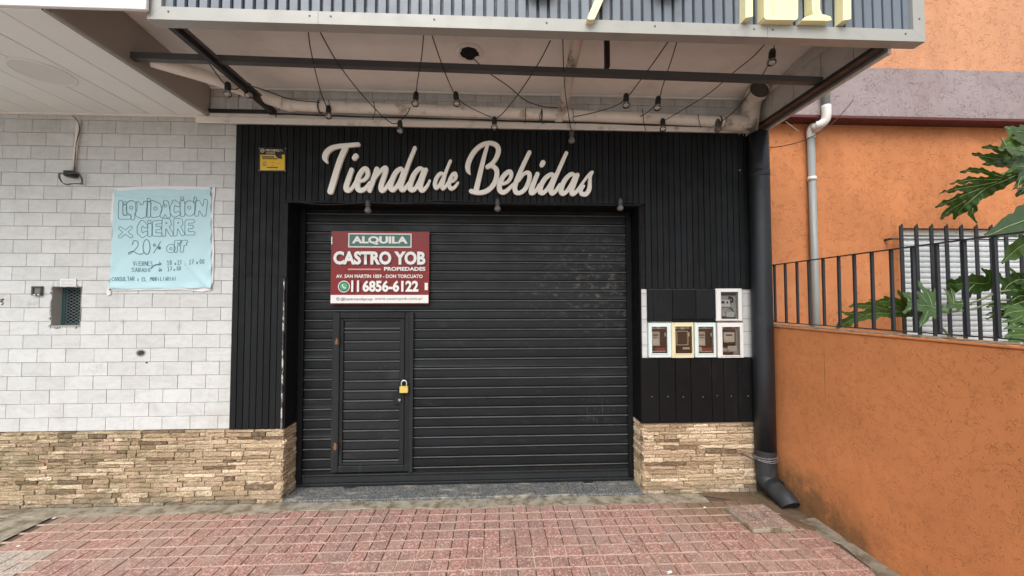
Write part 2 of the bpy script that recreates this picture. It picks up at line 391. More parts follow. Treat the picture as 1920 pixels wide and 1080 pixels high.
M['blacksteel'] = simple('black_steel_paint', (0.018, 0.017, 0.017), 0.5, 0.25, 6, 0.06)
M['rail'] = simple('charcoal_railing_paint', (0.021, 0.024, 0.029), 0.42, 0.25, 12, 0.05)
M['pvc'] = simple('dirty_white_pipe', (0.82, 0.78, 0.71), 0.6, 0.12, 6, 0.10, 40, dirt=(0.30, 0.235, 0.165), dlo=0.54, dhi=0.78, dscale=7)
M['stained_pipe'] = simple('stained_white_pipe', (0.66, 0.60, 0.52), 0.65, 0.16, 9, 0.25, 40, dirt=(0.15, 0.11, 0.07), dlo=0.46, dhi=0.70, dscale=9)
M['pipe_dark'] = simple('slate_pipe_paint', (0.013, 0.0165, 0.021), 0.42, 0.2, 4, 0.03, dirt=(0.07, 0.075, 0.08), dlo=.6, dhi=.85, vec=(3, 3, .6))
M['pipe_grey'] = simple('grey_pvc_pipe', (0.27, 0.29, 0.28), 0.4, 0.08, 4, 0.02)
M['pipe_white'] = simple('white_pvc_elbow', (0.70, 0.68, 0.64), 0.4, 0.06, 4, 0.02)
M['dark'] = simple('dark_cavity', (0.006, 0.006, 0.006), 0.9, bump=0)
M['wire'] = simple('black_cable', (0.012, 0.011, 0.010), 0.6, bump=0)
M['socket'] = simple('black_socket', (0.012, 0.012, 0.012), 0.45, bump=0)
M['orange_house'] = m_stucco('orange_stucco_house', (0.575, 0.222, 0.088), (0.30, 0.11, 0.045), scale=0.9)
M['orange_upper'] = m_stucco('skylit_orange_stucco', (0.61, 0.30, 0.165), (0.44, 0.19, 0.09), scale=0.8)  # lighter copy of the house stucco, sky light put into the colour
M['orange_wall'] = m_stucco('orange_stucco_garden_wall', (0.665, 0.258, 0.096), (0.36, 0.135, 0.05), moss=True, scale=1.75)
M['grey_band'] = m_stucco('mauve_grey_stucco', (0.335, 0.275, 0.275), (0.12, 0.095, 0.10), scale=0.85)
M['maroon'] = simple('maroon_paint', (0.10, 0.022, 0.022), 0.6)
M['niche_grey'] = simple('niche_plaster', (0.40, 0.39, 0.365), 0.9, 0.12, 10, 0.2)
M['cement'] = simple('cement', (0.315, 0.285, 0.225), 0.9, 0.2, 10, 0.5, 90, dirt=(0.14, 0.11, 0.065), dlo=0.40, dhi=0.66, dscale=11)
M['old_cement'] = simple('old_cement', (0.25, 0.215, 0.165), 0.95, 0.3, 14, 0.6, 90, dirt=(0.12, 0.095, 0.06), dlo=0.42, dhi=0.66, dscale=9)
M['sill'] = N('dark_terrazzo')
def _sill(m):
    v = m.n('ShaderNodeTexVoronoi'); v.inputs['Scale'].default_value = 130; m.l(m.pos(), v.inputs['Vector'])
    bw = m.n('ShaderNodeRGBToBW'); m.l(v.outputs['Color'], bw.inputs[0])
    c = m.mix(m.ramp(bw.outputs[0], 0.3, 0.95), (0.06, 0.068, 0.07), (0.24, 0.24, 0.235))
    c = m.mix(m.ramp(m.noise(6, 6, .7, m.scaled(1, 3, 1)), 0.52, 0.66), c, (0.33, 0.30, 0.24))
    return m.out(c, 0.7, m.bump(bw.outputs[0], 0.25, 0.003))
M['sill'] = _sill(M['sill'])
M['paver'] = m_paver('red_mosaic_paver', (0.365, 0.195, 0.16))
M['paver_grey'] = m_paver('grey_mosaic_paver', (0.42, 0.38, 0.33))
M['slab_paver'] = m_paver('loose_slab_paver', (0.285, 0.195, 0.16), dirty=False)
M['joint_dark'] = simple('dark_paver_joint', (0.10, 0.068, 0.053), 0.95)
M['mortar'] = simple('pale_paver_mortar', (0.52, 0.38, 0.31), 0.9, 0.2, 12, 0.2, dirt=(0.22, 0.15, 0.11), dlo=.5, dhi=.7, dscale=6)
M['soil'] = simple('damp_soil', (0.125, 0.082, 0.05), 0.95, 0.5, 30, 0.9, 140)
M['bounce_road'] = simple('pale_bounce_street', (0.45, 0.44, 0.41), 0.9, 0.3, 30, 0.4)  # unseen street, made pale to bounce light up under the canopy
M['ground'] = simple('earth', (0.33, 0.31, 0.27), 0.95, 0.3, 2, 0.4)  # tone raised too, for more bounced light from out of view
M['red_sign'] = simple('red_sign_sheet', (0.235, 0.017, 0.019), 0.25, 0.08, 3, 0.10, 14, spec=0.4)
M['white_print'] = simple('white_print', (0.84, 0.83, 0.80), 0.35, 0.02, bump=0)
M['green_print'] = simple('green_print', (0.045, 0.17, 0.125), 0.3, 0.05, bump=0)
M['black_print'] = simple('dark_print', (0.035, 0.03, 0.03), 0.4, 0.02, bump=0)
M['grey_print'] = simple('grey_print', (0.14, 0.16, 0.16), 0.4, 0.02, bump=0)
M['pink_print'] = simple('pink_print', (0.72, 0.30, 0.26), 0.35, 0.02, bump=0)
M['wa_green'] = simple('bright_green_print', (0.10, 0.42, 0.20), 0.35, 0.02, bump=0)
M['alarm_yellow'] = simple('alarm_plate_yellow', (0.75, 0.47, 0.012), 0.4, 0.05, bump=0)
M['alarm_black'] = simple('alarm_plate_black', (0.010, 0.008, 0.008), 0.3, 0.05, bump=0)
M['poster'] = simple('pale_blue_sheet', (0.46, 0.69, 0.745), 0.45, 0.05, 4, 0.05, 25, rnd=0)
M['poster_white'] = simple('white_plastic_sheet', (0.74, 0.75, 0.75), 0.35, 0.04, 6, 0.1, 20)
M['ink'] = simple('marker_ink', (0.09, 0.19, 0.23), 0.6, 0.1, bump=0)
M['frame_white'] = simple('white_meter_frame', (0.72, 0.72, 0.70), 0.4, 0.05, 8, 0.03, dirt=(0.5, 0.47, 0.4), dlo=.6, dhi=.85)
M['frame_mint'] = simple('mint_meter_frame', (0.64, 0.74, 0.72), 0.4, 0.05, 8, 0.03)
M['frame_cream'] = simple('cream_meter_frame', (0.70, 0.65, 0.43), 0.4, 0.05, 8, 0.03)
M['meter_back'] = simple('meter_box_back', (0.075, 0.06, 0.048), 0.8)
M['meter_back_grey'] = simple('meter_box_grey_back', (0.45, 0.45, 0.45), 0.7)
M['meter_body'] = simple('meter_body', (0.66, 0.62, 0.52), 0.5, 0.08)
M['meter_label'] = simple('meter_label', (0.82, 0.79, 0.70), 0.5, 0.08)
M['meter_dark'] = simple('meter_dark', (0.02, 0.018, 0.016), 0.5)
M['meter_red'] = simple('meter_red', (0.45, 0.09, 0.075), 0.5)
M['brass'] = simple('brass_padlock', (0.78, 0.62, 0.16), 0.30, 0.06, 10, 0.02, metal=0.35)
M['chrome'] = simple('steel_shackle', (0.75, 0.75, 0.74), 0.25, 0.04, 10, 0.02, metal=0.6)
M['rust'] = simple('rust', (0.22, 0.095, 0.045), 0.85, 0.35, 40, 0.4)
M['teal'] = simple('teal_paint', (0.025, 0.085, 0.09), 0.5)
M['mesh_metal'] = simple('mesh_metal', (0.20, 0.26, 0.26), 0.5)
M['paper'] = simple('notice_paper', (0.78, 0.78, 0.75), 0.7, 0.03)
M['shutter'] = simple('white_roller_shutter', (0.74, 0.77, 0.78), 0.4, 0.03, 4, 0.02)
M['steelwire'] = simple('galvanised_wire', (0.35, 0.35, 0.35), 0.4, metal=0.6, bump=0)
M['chipped'] = N('chipped_white_strip')
def _chip(m):
    f = m.ramp(m.noise(30, 5, 0.7, m.scaled(1, 1, 0.5)), 0.42, 0.52)
    return m.out(m.mix(f, (0.55, 0.54, 0.50), (0.03, 0.03, 0.03)), 0.5)
M['chipped'] = _chip(M['chipped'])
def m_glass(name, tint, refl):
    m = bpy.data.materials.new(name); m.use_nodes = True; t = m.node_tree; t.nodes.clear()
    o = t.nodes.new('ShaderNodeOutputMaterial'); mx = t.nodes.new('ShaderNodeMixShader'); a = t.nodes.new('ShaderNodeBsdfTransparent'); g = t.nodes.new('ShaderNodeBsdfGlossy')
    fr = t.nodes.new('ShaderNodeFresnel'); fr.inputs[0].default_value = 1.5
    ad = t.nodes.new('ShaderNodeMath'); ad.operation = 'ADD'; ad.inputs[1].default_value = refl
    t.links.new(fr.outputs[0], ad.inputs[0]); t.links.new(ad.outputs[0], mx.inputs[0])
    a.inputs[0].default_value = (*tint, 1); g.inputs['Roughness'].default_value = 0.12
    t.links.new(a.outputs[0], mx.inputs[1]); t.links.new(g.outputs[0], mx.inputs[2]); t.links.new(mx.outputs[0], o.inputs[0]); return m
M['glass'] = m_glass('clear_glass', (0.93, 0.93, 0.92), 0.03)
M['bulb_glass'] = m_glass('clear_bulb_glass', (0.80, 0.79, 0.76), 0.22)
M['grey_bulb'] = simple('dusty_grey_bulb', (0.16, 0.155, 0.15), 0.35, 0.2, 30, 0.05)
def m_leaf(name, c, back):
    m = N(name)
    b = m.mix(m.noise(6, 4), tuple(x*0.7 for x in c), tuple(x*1.35 for x in c))
    b = m.mix(1.0, b, m.mix(m.rnd(), (0.8,)*3, (1.25,)*3), 'MULTIPLY')
    g = m.n('ShaderNodeNewGeometry'); b = m.mix(g.outputs['Backfacing'], b, back)
    m.out(b, 0.42, m.bump(m.noise(30, 3), 0.2, 0.004))
    tr = m.n('ShaderNodeBsdfTranslucent'); tr.inputs[0].default_value = (c[0]*1.8, c[1]*1.9, c[2]*0.9, 1)
    mx = m.n('ShaderNodeMixShader'); mx.inputs[0].default_value = 0.30
    m.l(m.b.outputs[0], mx.inputs[1]); m.l(tr.outputs[0], mx.inputs[2])
    m.l(mx.outputs[0], m.t.nodes['Material Output'].inputs[0]); return m.m
M['leaf'] = m_leaf('green_leaf', (0.050, 0.115, 0.022), (0.10, 0.15, 0.065))
M['leaf_dark'] = m_leaf('dark_green_leaf', (0.026, 0.066, 0.012), (0.07, 0.11, 0.045))
M['leaf_pale'] = m_leaf('pale_green_leaf', (0.043, 0.088, 0.030), (0.06, 0.10, 0.042))
M['vein'] = simple('leaf_vein', (0.20, 0.26, 0.10), 0.5, bump=0)
M['stem'] = simple('plant_stem', (0.13, 0.16, 0.07), 0.6)
M['trunk'] = simple('plant_trunk', (0.16, 0.14, 0.10), 0.8)
# ================================================================== GROUND
XL, XR = -2.05, 2.13                       # cladding left edge, right pier edge
OPL, OPR = -1.645, 1.195                   # doorway
CAPZ = 0.565                               # top of the stone
GX = 2.27                                  # garden wall face
bx('ground', M['ground'], None, -150, 150, -150, 150, -0.6, -0.20)['kind'] = 'structure'
bx('road', M['bounce_road'], None, -60, 60, -12.0, -4.65, -0.195, -0.13)['kind'] = 'structure'
bx('kerb', M['cement'], None, -60, 60, -4.64, -4.5, -0.195, -0.005, c=0.02)['kind'] = 'structure'
pave = bx('pavement', M['joint_dark'], None, -7.5, GX+0.2, -4.49, 0.35, -0.195, -0.0075); pave['kind'] = 'structure'
PX, PY, PU, PV = 0.134, -0.236, 0.1022, 0.0998
def paver_mesh():
    w, d, c = 0.0962/2, 0.0928/2, 0.002
    b = MB(); b.box(-w, w, -d, d, -0.009, 0.0, c=0)
    b = MB()
    v = [(-w,-d,-.009),(w,-d,-.009),(w,d,-.009),(-w,d,-.009),(-w,-d,-c),(w,-d,-c),(w,d,-c),(-w,d,-c),(-w+c,-d+c,0),(w-c,-d+c,0),(w-c,d-c,0),(-w+c,d-c,0)]
    b.add(v, [(0,1,5,4),(1,2,6,5),(2,3,7,6),(3,0,4,7),(4,5,9,8),(5,6,10,9),(6,7,11,10),(7,4,8,11),(8,9,10,11)])
    return b
pav_me = {k: paver_mesh().mesh('paving_tile') for k in ('red', 'grey')}
pav_me['red'].materials.append(M['paver']); pav_me['grey'].materials.append(M['paver_grey'])
cells = []
for i in range(-44, 22):
    for j in range(-1, 24):
        x = PX + (i+0.5)*PU; y = PY - (j+0.5)*PV
        if x > GX-0.13 or y < -2.6 or y > -0.13: continue
        grey = x < -2.73 and y < -0.55
        if x < -3.18 and y > -0.55: continue
        px, py, dep = proj((x, y, 0)); seen = dep > 0.2 and -40 < px < 1960 and py < 1098
        cells.append((0 if seen else 1, dep, x, y, grey))
cells.sort(); n_in = 0; rest = {'red': MB(), 'grey': MB()}
for k, dep, x, y, grey in cells:
    t = 'grey' if grey else 'red'
    dz = random.uniform(-0.0012, 0.0012)
    if k == 0 and n_in < 298:
        o = obj('paving_tile', pav_me[t], None, pave, (x + random.uniform(-.0012, .0012), y + random.uniform(-.0012, .0012), dz))
        o.rotation_euler = (random.gauss(0, .006), random.gauss(0, .006), random.gauss(0, .006)); n_in += 1
    else:
        pm = paver_mesh(); rest[t].add([(a+x, b+y, c+dz) for a, b, c in pm.v], pm.f)
for t, m in (('red', M['paver']), ('grey', M['paver_grey'])):
    if rest[t].v: rest[t].build('paving_tile_field', m, pave)['kind'] = 'stuff'
mo = MB()                                   # pale mortar runs along the rows
for j in range(0, 24):
    y = PY - j*PV; x = -3.2
    while x < GX-0.15:
        L = random.uniform(0.2, 0.7)
        if random.random() < 0.86: mo.box(x, min(x+L, GX-0.14), y-.0052, y+.0052, -0.0074, -0.0006 + random.uniform(-.0012, .0008))
        x += L + random.uniform(0, .05)
for i in range(-20, 12):
    if i % 4 == 0: continue
    x = PX + i*PU
    for j in range(4, 24):
        if random.random() < (0.6 if x < .9 else 0.2): y = PY - (j+0.5)*PV; mo.box(x-.0035, x+.0035, y-.044, y+.044, -0.0074, -0.0030)
mo.build('mortar_joint', M['mortar'], pave)['kind'] = 'stuff'
# cement strip along the facade, rough edge
def rough_sheet(name, mat, parent, x0, x1, y0, y1, z, n=60, amp=0.02, side='front', thick=0.012, seed=1):
    r = random.Random(seed); b = MB(); ys = []; v = 0
    for k in range(n+1):
        v = 0.7*v + r.uniform(-amp, amp)*0.6; ys.append(v)
    for k in range(n):
        xa, xb = x0+(x1-x0)*k/n, x0+(x1-x0)*(k+1)/n
        ya, yb = y0+ys[k], y0+ys[k+1]
        vv = [(xa, ya, z-thick), (xb, yb, z-thick), (xa, ya+.006, z), (xb, yb+.006, z), (xa, y1, z), (xb, y1, z)]
        b.add(vv, [(0,1,3,2), (2,3,5,4)])
    return b.build(name, mat, parent)
rough_sheet('cement_strip', M['cement'], pave, -7.0, 1.66, -0.150, 0.01, 0.002, 150, 0.034, seed=3)
rough_sheet('cement_patch', M['cement'], pave, -7.0, -3.19, -0.55, -0.152, 0.0035, 50, 0.008, seed=5)
# cement fillet at the foot of the garden wall
b = MB(); r = random.Random(9)
pr_ = [0.085 + .03*math.sin(k*.9) + r.uniform(-.018, .018) for k in range(46)]
for k in range(45):
    ya, yb = -0.42 - k*0.07, -0.42 - (k+1)*0.07
    b.add([(GX+.01, ya, 0.014), (GX+.01, yb, 0.014), (GX-pr_[k], ya, 0.0035), (GX-pr_[k+1], yb, 0.0035), (GX-pr_[k]-.012, ya, -.001), (GX-pr_[k+1]-.012, yb, -.001)], [(0,1,3,2), (2,3,5,4)])
b.build('cement_strip', M['old_cement'], pave)
# soil washed into the corner
V, F, E = region([[(1.62, -.0, .03), (1.85, -.04, .085), (2.1, -.12, .15), (2.18, -.33, .09)], [(2.05, -.40, .06), (2.16, -.52, .05)]], 0.018)
rng2 = np.random.default_rng(4)
soil = MB().add([(x, y, 0.0005 + min(d, .05)*0.13 + (rng2.uniform(0, .0025) if d > .01 else -.002)) for x, y, d in V], F).build('soil', M['soil'], None, True); soil['kind'] = 'stuff'
# doorway sill
sill = MB().box(OPL+.004, OPR-.004, -0.028, 0.30, -0.15, 0.020, c=0.006).build('door_sill', M['sill'], None)
tag(sill, 'speckled dark terrazzo sill below the roller shutter', 'sill')

# ================================================================== SHOP WALLS
shop = thing('shop_building', (0, 0.1, 0), 'white tiled shop front around the black cladding and shuttered doorway', 'building')
nt, nb_ = aty(98.5, 538), aty(149.7, 612.8); NX0, NX1, NZ0, NZ1 = nt.x, nb_.x, nb_.z, nt.z     # little barred niche
G = M['grout']
w = MB()
w.box(-9, NX0, .012, .6, -.15, 4.6); w.box(NX1, OPL, .012, .6, -.15, 4.6)
w.box(NX0, NX1, .012, .6, -.15, NZ0); w.box(NX0, NX1, .012, .6, NZ1, 4.6); w.box(NX0, NX1, .12, .6, NZ0, NZ1)
w.box(OPL, OPR, .012, .6, 2.36, 4.6); w.box(OPR, 2.25, .012, .6, -.15, 4.6)
w.box(OPL, OPR, .40, .6, -.15, 2.36)
w.build('wall', G, shop)
bx('roof', M['cement'], shop, -9, 2.25, .0, 4, 4.601, 4.72)
z0 = aty(20, 811).z; PZ = (aty(20, 347.8).z - z0)/18.0
xA = aty(36, 797).x; PXT = (aty(408.3, 795).x - xA)/7.0; xB = aty(10.7, 771).x
J = 0.0025
def tile_box(b, xa, xb, za, zb, y=0.0):
    c = .0016
    v = [(xa,y+.0115,za),(xb,y+.0115,za),(xb,y+.0115,zb),(xa,y+.0115,zb),(xa,y+c,za),(xb,y+c,za),(xb,y+c,zb),(xa,y+c,zb),(xa+c,y,za+c),(xb-c,y,za+c),(xb-c,y,zb-c),(xa+c,y,zb-c)]
    b.add(v, [(0,1,5,4),(1,2,6,5),(2,3,7,6),(3,0,4,7),(4,5,9,8),(5,6,10,9),(6,7,11,10),(7,4,8,11),(8,9,10,11)])
tile_me = MB(); tile_box(tile_me, -PXT/2+J/2, PXT/2-J/2, -PZ/2+J/2, PZ/2-J/2); tile_me = tile_me.mesh('wall_tile'); tile_me.materials.append(M['tile'])
far_tiles = MB(); ntile = 0; SXT = -2.268
ledge_z = 3.03
for row in range(-1, 26):
    za = z0 + row*PZ; zb = za + PZ
    off = xA if row % 2 == 0 else xB
    for kx in range(-16, 28):
        xa = off + kx*PXT + random.uniform(-.0008, .0008); xb = xa + PXT
        rects = []
        if xa < XL and za < 3.02: rects.append((xa, min(xb, XL-.001), max(za, CAPZ+.002), min(zb, 3.034)))
        if xa < XL and xb > SXT and zb > 3.035 and za < 3.30: rects.append((max(xa, SXT), min(xb, XL-.001), max(za, 3.035), min(zb, 3.32)))
        if xb > XL and zb > 2.965 and xa < 2.19 and za < 3.30: rects.append((max(xa, XL+.001) if xa > XL-PXT*.98 else xa, min(xb, 2.19), max(za, 2.965), min(zb, 3.32)))
        for (p, q, s_, t_) in rects:
            if q-p < .012 or t_-s_ < .012: continue
            parts = [(p+J/2, q-J/2, s_+J/2, t_-J/2)]
            if p < NX1 and q > NX0 and s_ < NZ1 and t_ > NZ0:
                o_ = parts[0]; parts = []
                if o_[0] < NX0-.004: parts.append((o_[0], NX0-.003, o_[2], o_[3]))
                if o_[1] > NX1+.004: parts.append((NX1+.003, o_[1], o_[2], o_[3]))
                m0, m1 = max(o_[0], NX0-.003), min(o_[1], NX1+.003)
                if o_[2] < NZ0-.006: parts.append((m0, m1, o_[2], NZ0-.003))
                if o_[3] > NZ1+.006: parts.append((m0, m1, NZ1+.003, o_[3]))
                if not parts: continue
            if q < -4.05:
                for r_ in parts: tile_box(far_tiles, *r_)
                continue
            if len(parts) == 1 and abs(parts[0][1]-parts[0][0]-PXT+J) < 1e-3 and abs(parts[0][3]-parts[0][2]-PZ+J) < 1e-3:
                obj('wall_tile', tile_me, None, shop, ((p+q)/2, random.uniform(-.0006, .0006), (s_+t_)/2))
            else:
                tb = MB()
                for r_ in parts: tile_box(tb, *r_)
                tb.build('wall_tile', M['tile'], shop)
            ntile += 1
far_tiles.build('wall_tile_field', M['tile'], shop)['kind'] = 'stuff'
# white tile strips left and right of the meters
for xa, xb in ((1.192, 1.248), (2.052, 2.128)):
    zz = 1.088
    for k in range(6):
        zt = min(zz + .1055, 1.652)
        if zt-zz > .02:
            tb = MB(); tile_box(tb, xa+J/2, xb-J/2, zz+J/2, zt-J/2); tb.build('wall_tile', M['tile'], shop); ntile += 1
        zz += .1055
print('tiles', ntile)
# plastered ledge above the cladding
bx('ledge', M['pvc'], shop, -9.0, 2.18, -.022, -.001, 2.962 + .05, 2.962+.085, c=.005)
bx('ledge', M['pvc'], shop, XL-.3, 2.12, -.040, -.0225, 2.958, 3.012, c=.006)

# ================================================================== STONE PLINTHS
def stone_meshes(n=14, nx=6, nz=3):
    out = []
    for k in range(n):
        r = random.Random(100+k); b = MB(); g = {}
        tilt = r.uniform(-.25, .25); base = r.uniform(-.35, .35)
        for j in range(nz+1):
            for i in range(nx+1):
                e = (i in (0, nx)) or (j in (0, nz))
                y = (0.10 if e else 0.0) + r.uniform(-.28, .28)*(0.5 if e else 1) + base + tilt*(j/nz-.5)
                g[i,j] = len(b.v); b.v.append((i/nx-.5 + (0 if e else r.uniform(-.05, .05)), y, j/nz-.5 + (r.uniform(-.06, .06) if j in (0, nz) else 0)))
        for j in range(nz):
            for i in range(nx): b.f.append((g[i,j], g[i+1,j], g[i+1,j+1], g[i,j+1]))
        n0 = len(b.v); b.v += [(-.5, 2.2, -.5), (.5, 2.2, -.5), (.5, 2.2, .5), (-.5, 2.2, .5)]
        rim = [[g[i,0] for i in range(nx+1)], [g[nx,j] for j in range(nz+1)], [g[i,nz] for i in range(nx, -1, -1)], [g[0,j] for j in range(nz, -1, -1)]]
        for e, (p, q) in zip(rim, ((0,1),(1,2),(2,3),(3,0))): b.f.append(tuple([n0+p, n0+q] + e[::-1]))
        me = b.mesh('stone'); me.materials.append(M['stone']); out.append(me)
    return out
ST = stone_meshes()
def stone_face(parent, xa, xb, yface, seed, rot=0, limit=300, z1=CAPZ, stuff_x=None):
    """courses of split stone; rot 0 faces the street, +1 / -1 faces sideways inside the doorway"""
    r = random.Random(seed); n = 0; z = 0.004; row = 0; far = MB()
    while z < z1-.012:
        h = min(r.choice((.024, .027, .030, .034, .037)), z1-z); x = xa + (0 if row % 2 else -.0) ; first = True
        while x < xb-.004:
            L = r.choice((.08, .12, .16, .19, .22, .25)) + r.uniform(-.02, .02) if rot == 0 else r.uniform(.06, .14)
            if first: L *= r.uniform(.4, 1); first = False
            if xb-(x+L) < .05: L = xb-x
            cx, cz = x+L/2, z+h/2; me = r.choice(ST)
            dz = h-.0042; th = r.uniform(.009, .030)
            if stuff_x is not None and x+L < stuff_x:
                far.add([(p[0]*(L-.004)+cx, p[1]*th+yface, p[2]*dz+cz) for p in (v.co for v in me.vertices)], [tuple(f.vertices) for f in me.polygons])
            else:
                if rot == 0: o = obj('stone', me, None, parent, (cx, yface, cz)); o.scale = (L-.0065, th, dz)
                else:
                    o = obj('stone', me, None, parent, (yface, cx, cz)); o.rotation_euler = (0, 0, rot*math.pi/2); o.scale = (L-.004, th, dz)
                n += 1
            x += L
        z += h; row += 1
    if far.v: far.build('stone_field', M['stone'], parent)['kind'] = 'stuff'
    return n
pl = thing('stone_plinth', (-2.8, 0, 0), 'long split stone plinth below the white tiled wall', 'stone wall')
mb = MB(); mb.box(-7.0, OPL-.012, -.010, .011, -.1, CAPZ-.004); mb.box(OPL-.012, OPL-.0005, -.010, .20, -.1, CAPZ-.004); mb.build('backing', M['stone_joint'], pl)
n1 = stone_face(pl, -6.0, OPL, -.022, 21, stuff_x=-3.80); n2 = stone_face(pl, -.02, .20, OPL+.010, 22, rot=1)
pr2 = thing('stone_plinth', (1.65, 0, 0), 'short split stone plinth under the electricity meters beside the dark downpipe', 'stone wall')
mb = MB(); mb.box(OPR+.012, XR, -.010, .011, -.1, CAPZ-.004); mb.box(OPR+.0005, OPR+.012, -.010, .20, -.1, CAPZ-.004); mb.build('backing', M['stone_joint'], pr2)
n3 = stone_face(pr2, OPR, XR, -.022, 23); n4 = stone_face(pr2, -.02, .20, OPR-.010, 24, rot=-1)
print('stones', n1, n2, n3, n4)

# ================================================================== BLACK CLADDING
clad = thing('wall_cladding', (0, 0, 0.6), 'black vertical slat cladding framing the roller shutter doorway', 'cladding')
SW = 0.0498
def slat_mesh(wd, h, th=.020, c=.0022):
    b = MB(); x0, x1 = -wd/2, wd/2; y0, y1 = -th, -.001
    v = [(x0,y1,0),(x1,y1,0),(x1,y1,h),(x0,y1,h),(x0,y0+c,0),(x0+c,y0,0),(x1-c,y0,0),(x1,y0+c,0),(x0,y0+c,h),(x0+c,y0,h),(x1-c,y0,h),(x1,y0+c,h)]
    return b.add(v, [(4,5,9,8),(5,6,10,9),(6,7,11,10),(0,4,8,3),(7,1,2,11),(3,8,9,10,11,2),(0,1,7,6,5,4)])
cache = {}
def slat(x, z0_, z1_, wd=SW-.0032, mat='slat', th=.020):
    k = (round(wd, 4), round(z1_-z0_, 4), mat, th)
    if k not in cache:
        me = slat_mesh(wd, z1_-z0_, th).mesh('slat'); me.materials.append(M[mat]); cache[k] = me
    o = obj('slat', cache[k], None, clad, (x, random.uniform(-.0015, .001), z0_)); return o
CTOP, HB, SEAM = 2.955, 2.352, aty(490, 518).z
nsl = int(round((XR-XL)/SW)); SWW = (XR-XL)/nsl
for k in range(nsl):
    x = XL + (k+.5)*SWW
    if x < OPL-.02:
        slat(x, CAPZ+.004, SEAM-.001, SWW-.0042); slat(x, SEAM+.001, CTOP, SWW-.0042)
    elif x < OPR+.02: slat(x, HB, CTOP, SWW-.0042)
    else: slat(x, 1.657, CTOP, SWW-.0042)
bx('backing', M['dark'], clad, XL+.002, XR-.002, -.0009, .0118, HB, CTOP)
bx('backing', M['dark'], clad, XL+.002, OPL-.001, -.0009, .0118, CAPZ+.002, HB-.0005)
bx('backing', M['dark'], clad, OPR+.001, XR-.002, -.0009, .0118, 1.657, HB-.0005)
edges = [aty(p, 735).x for p in (1201, 1234.5, 1265.5, 1294, 1333, 1355.5, 1382, 1410.5)]
for a, b_ in zip(edges[:-1], edges[1:]):
    me = slat_mesh(b_-a-.004, 1.083-CAPZ-.004, .018, .003).mesh('board'); me.materials.append(M['board'])
    o = obj('board', me, None, clad, ((a+b_)/2, random.uniform(-.002, .001), CAPZ+.004))
    s_ = MB().lathe((0, -.018, 0), (0, -1, 0), [(0, .0045), (.002, .004), (.0025, 0)], 8).mesh('screw'); s_.materials.append(M['steelwire'])
    obj('screw', s_, None, o, ((a+b_)/2 + random.uniform(-.02, .02), 0, aty(1330, 742).z + random.uniform(-.006, .006)))
bx('backing', M['dark'], clad, OPR+.001, XR-.002, -.0009, .0118, CAPZ+.002, 1.083)
bx('header_trim', M['slat'], clad, OPL-.01, OPR+.01, -.030, .030, HB-.020, HB-.001, c=.004)
bx('jamb_board', M['board'], clad, OPL-.002, OPL+.012, -.014, .205, CAPZ+.004, HB-.021, c=.002)
bx('jamb_board', M['board'], clad, OPR-.012, OPR+.002, -.014, .205, CAPZ+.004, HB-.021, c=.002)
bx('header_soffit', M['board'], clad, OPL+.013, OPR-.013, .031, .30, HB-.018, HB-.004)
zt = aty(537, 522).z
bx('corner_strip', M['chipped'], clad, OPL-.012, OPL-.0025, -.0275, -.0145, CAPZ+.006, zt, c=.001)
bx('corner_angle', M['slat'], clad, OPL-.014, OPL+.013, -.0275, -.0145, zt+.003, HB-.021, c=.002)

# ================================================================== ROLLER SHUTTER
gate = thing('roller_shutter', ((OPL+OPR)/2, .2, .03), 'black steel roller shutter closing the shop doorway', 'roller shutter')
GL, GR, GB, GT, GY = OPL+.013, OPR-.013, 0.040, HB-.004, 0.20
wl_, wr_ = aty(623.5, 735, GY).x, aty(773, 735, GY).x; wzt, wzb = aty(700, 585, GY).z, aty(700, 883, GY).z
SP = 0.0822
def shutter_slat(L):
    prof = [(.0015, 0.0), (-.0005, .030), (-.0010, .0555), (.0020, .0572), (.0130, .0578), (.0130, .0625), (.0040, .0640), (-.0045, .0658), (-.0058, .0678), (-.0058, .0735), (-.0040, .0755), (.0025, .0765), (.0035, .0785), (.0010, .0800), (.0015, .0822)]
    b = MB(); n = len(prof)
    for x in (-L/2, L/2): b.v += [(x, y, -z) for y, z in prof]
    b.f += [(i+1, i, n+i, n+i+1)[::-1] for i in range(n-1)]
    return b
smesh = {}
def put_slat(xa, xb, ztop, parent=None):
    L = round(xb-xa, 4)
    if L not in smesh:
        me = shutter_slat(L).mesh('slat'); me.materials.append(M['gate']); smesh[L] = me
    o = obj('slat', smesh[L], None, parent or gate, ((xa+xb)/2, GY + random.uniform(-.0014, .0014), ztop + random.uniform(-.0006, .0006))); o.rotation_euler = (random.gauss(0, .012), random.gauss(0, .0007), random.gauss(0, .0006)); return o
bottom_bar = aty(900, 884, GY).z
z = wzt - SP*int((wzt-GB-.03)/SP)
while z < GT+.02:
    ztop = z + SP
    if z > wzt-.010 or ztop < wzb+.008: put_slat(GL, GR, ztop)
    else:
        put_slat(GL, wl_+.010, ztop); put_slat(wr_-.010, GR, ztop)
    z = ztop
bx('backing', M['dark'], gate, GL, GR, GY+.010, GY+.016, GB+.01, GT)
b = MB(); b.box(GL, GR, GY-.012, GY+.008, GB+.012, bottom_bar-.012, c=.004); b.box(GL, GR, GY-.020, GY+.008, bottom_bar-.011, bottom_bar+.005, c=.004); b.box(GL-.004, GR+.004, GY-.026, GY+.009, GB-.008, GB+.011, c=.003)
b.build('bottom_rail', M['gate_frame'], gate)
for px in (655, 1102):
    p = aty(px, 915, GY-.03); b = MB(); b.prism([(p.x-.045, GB-.008), (p.x-.02, GB-.024), (p.x+.02, GB-.024), (p.x+.045, GB-.008)], GY-.040, GY-.008); b.build('foot_lug', M['gate_frame'], gate)
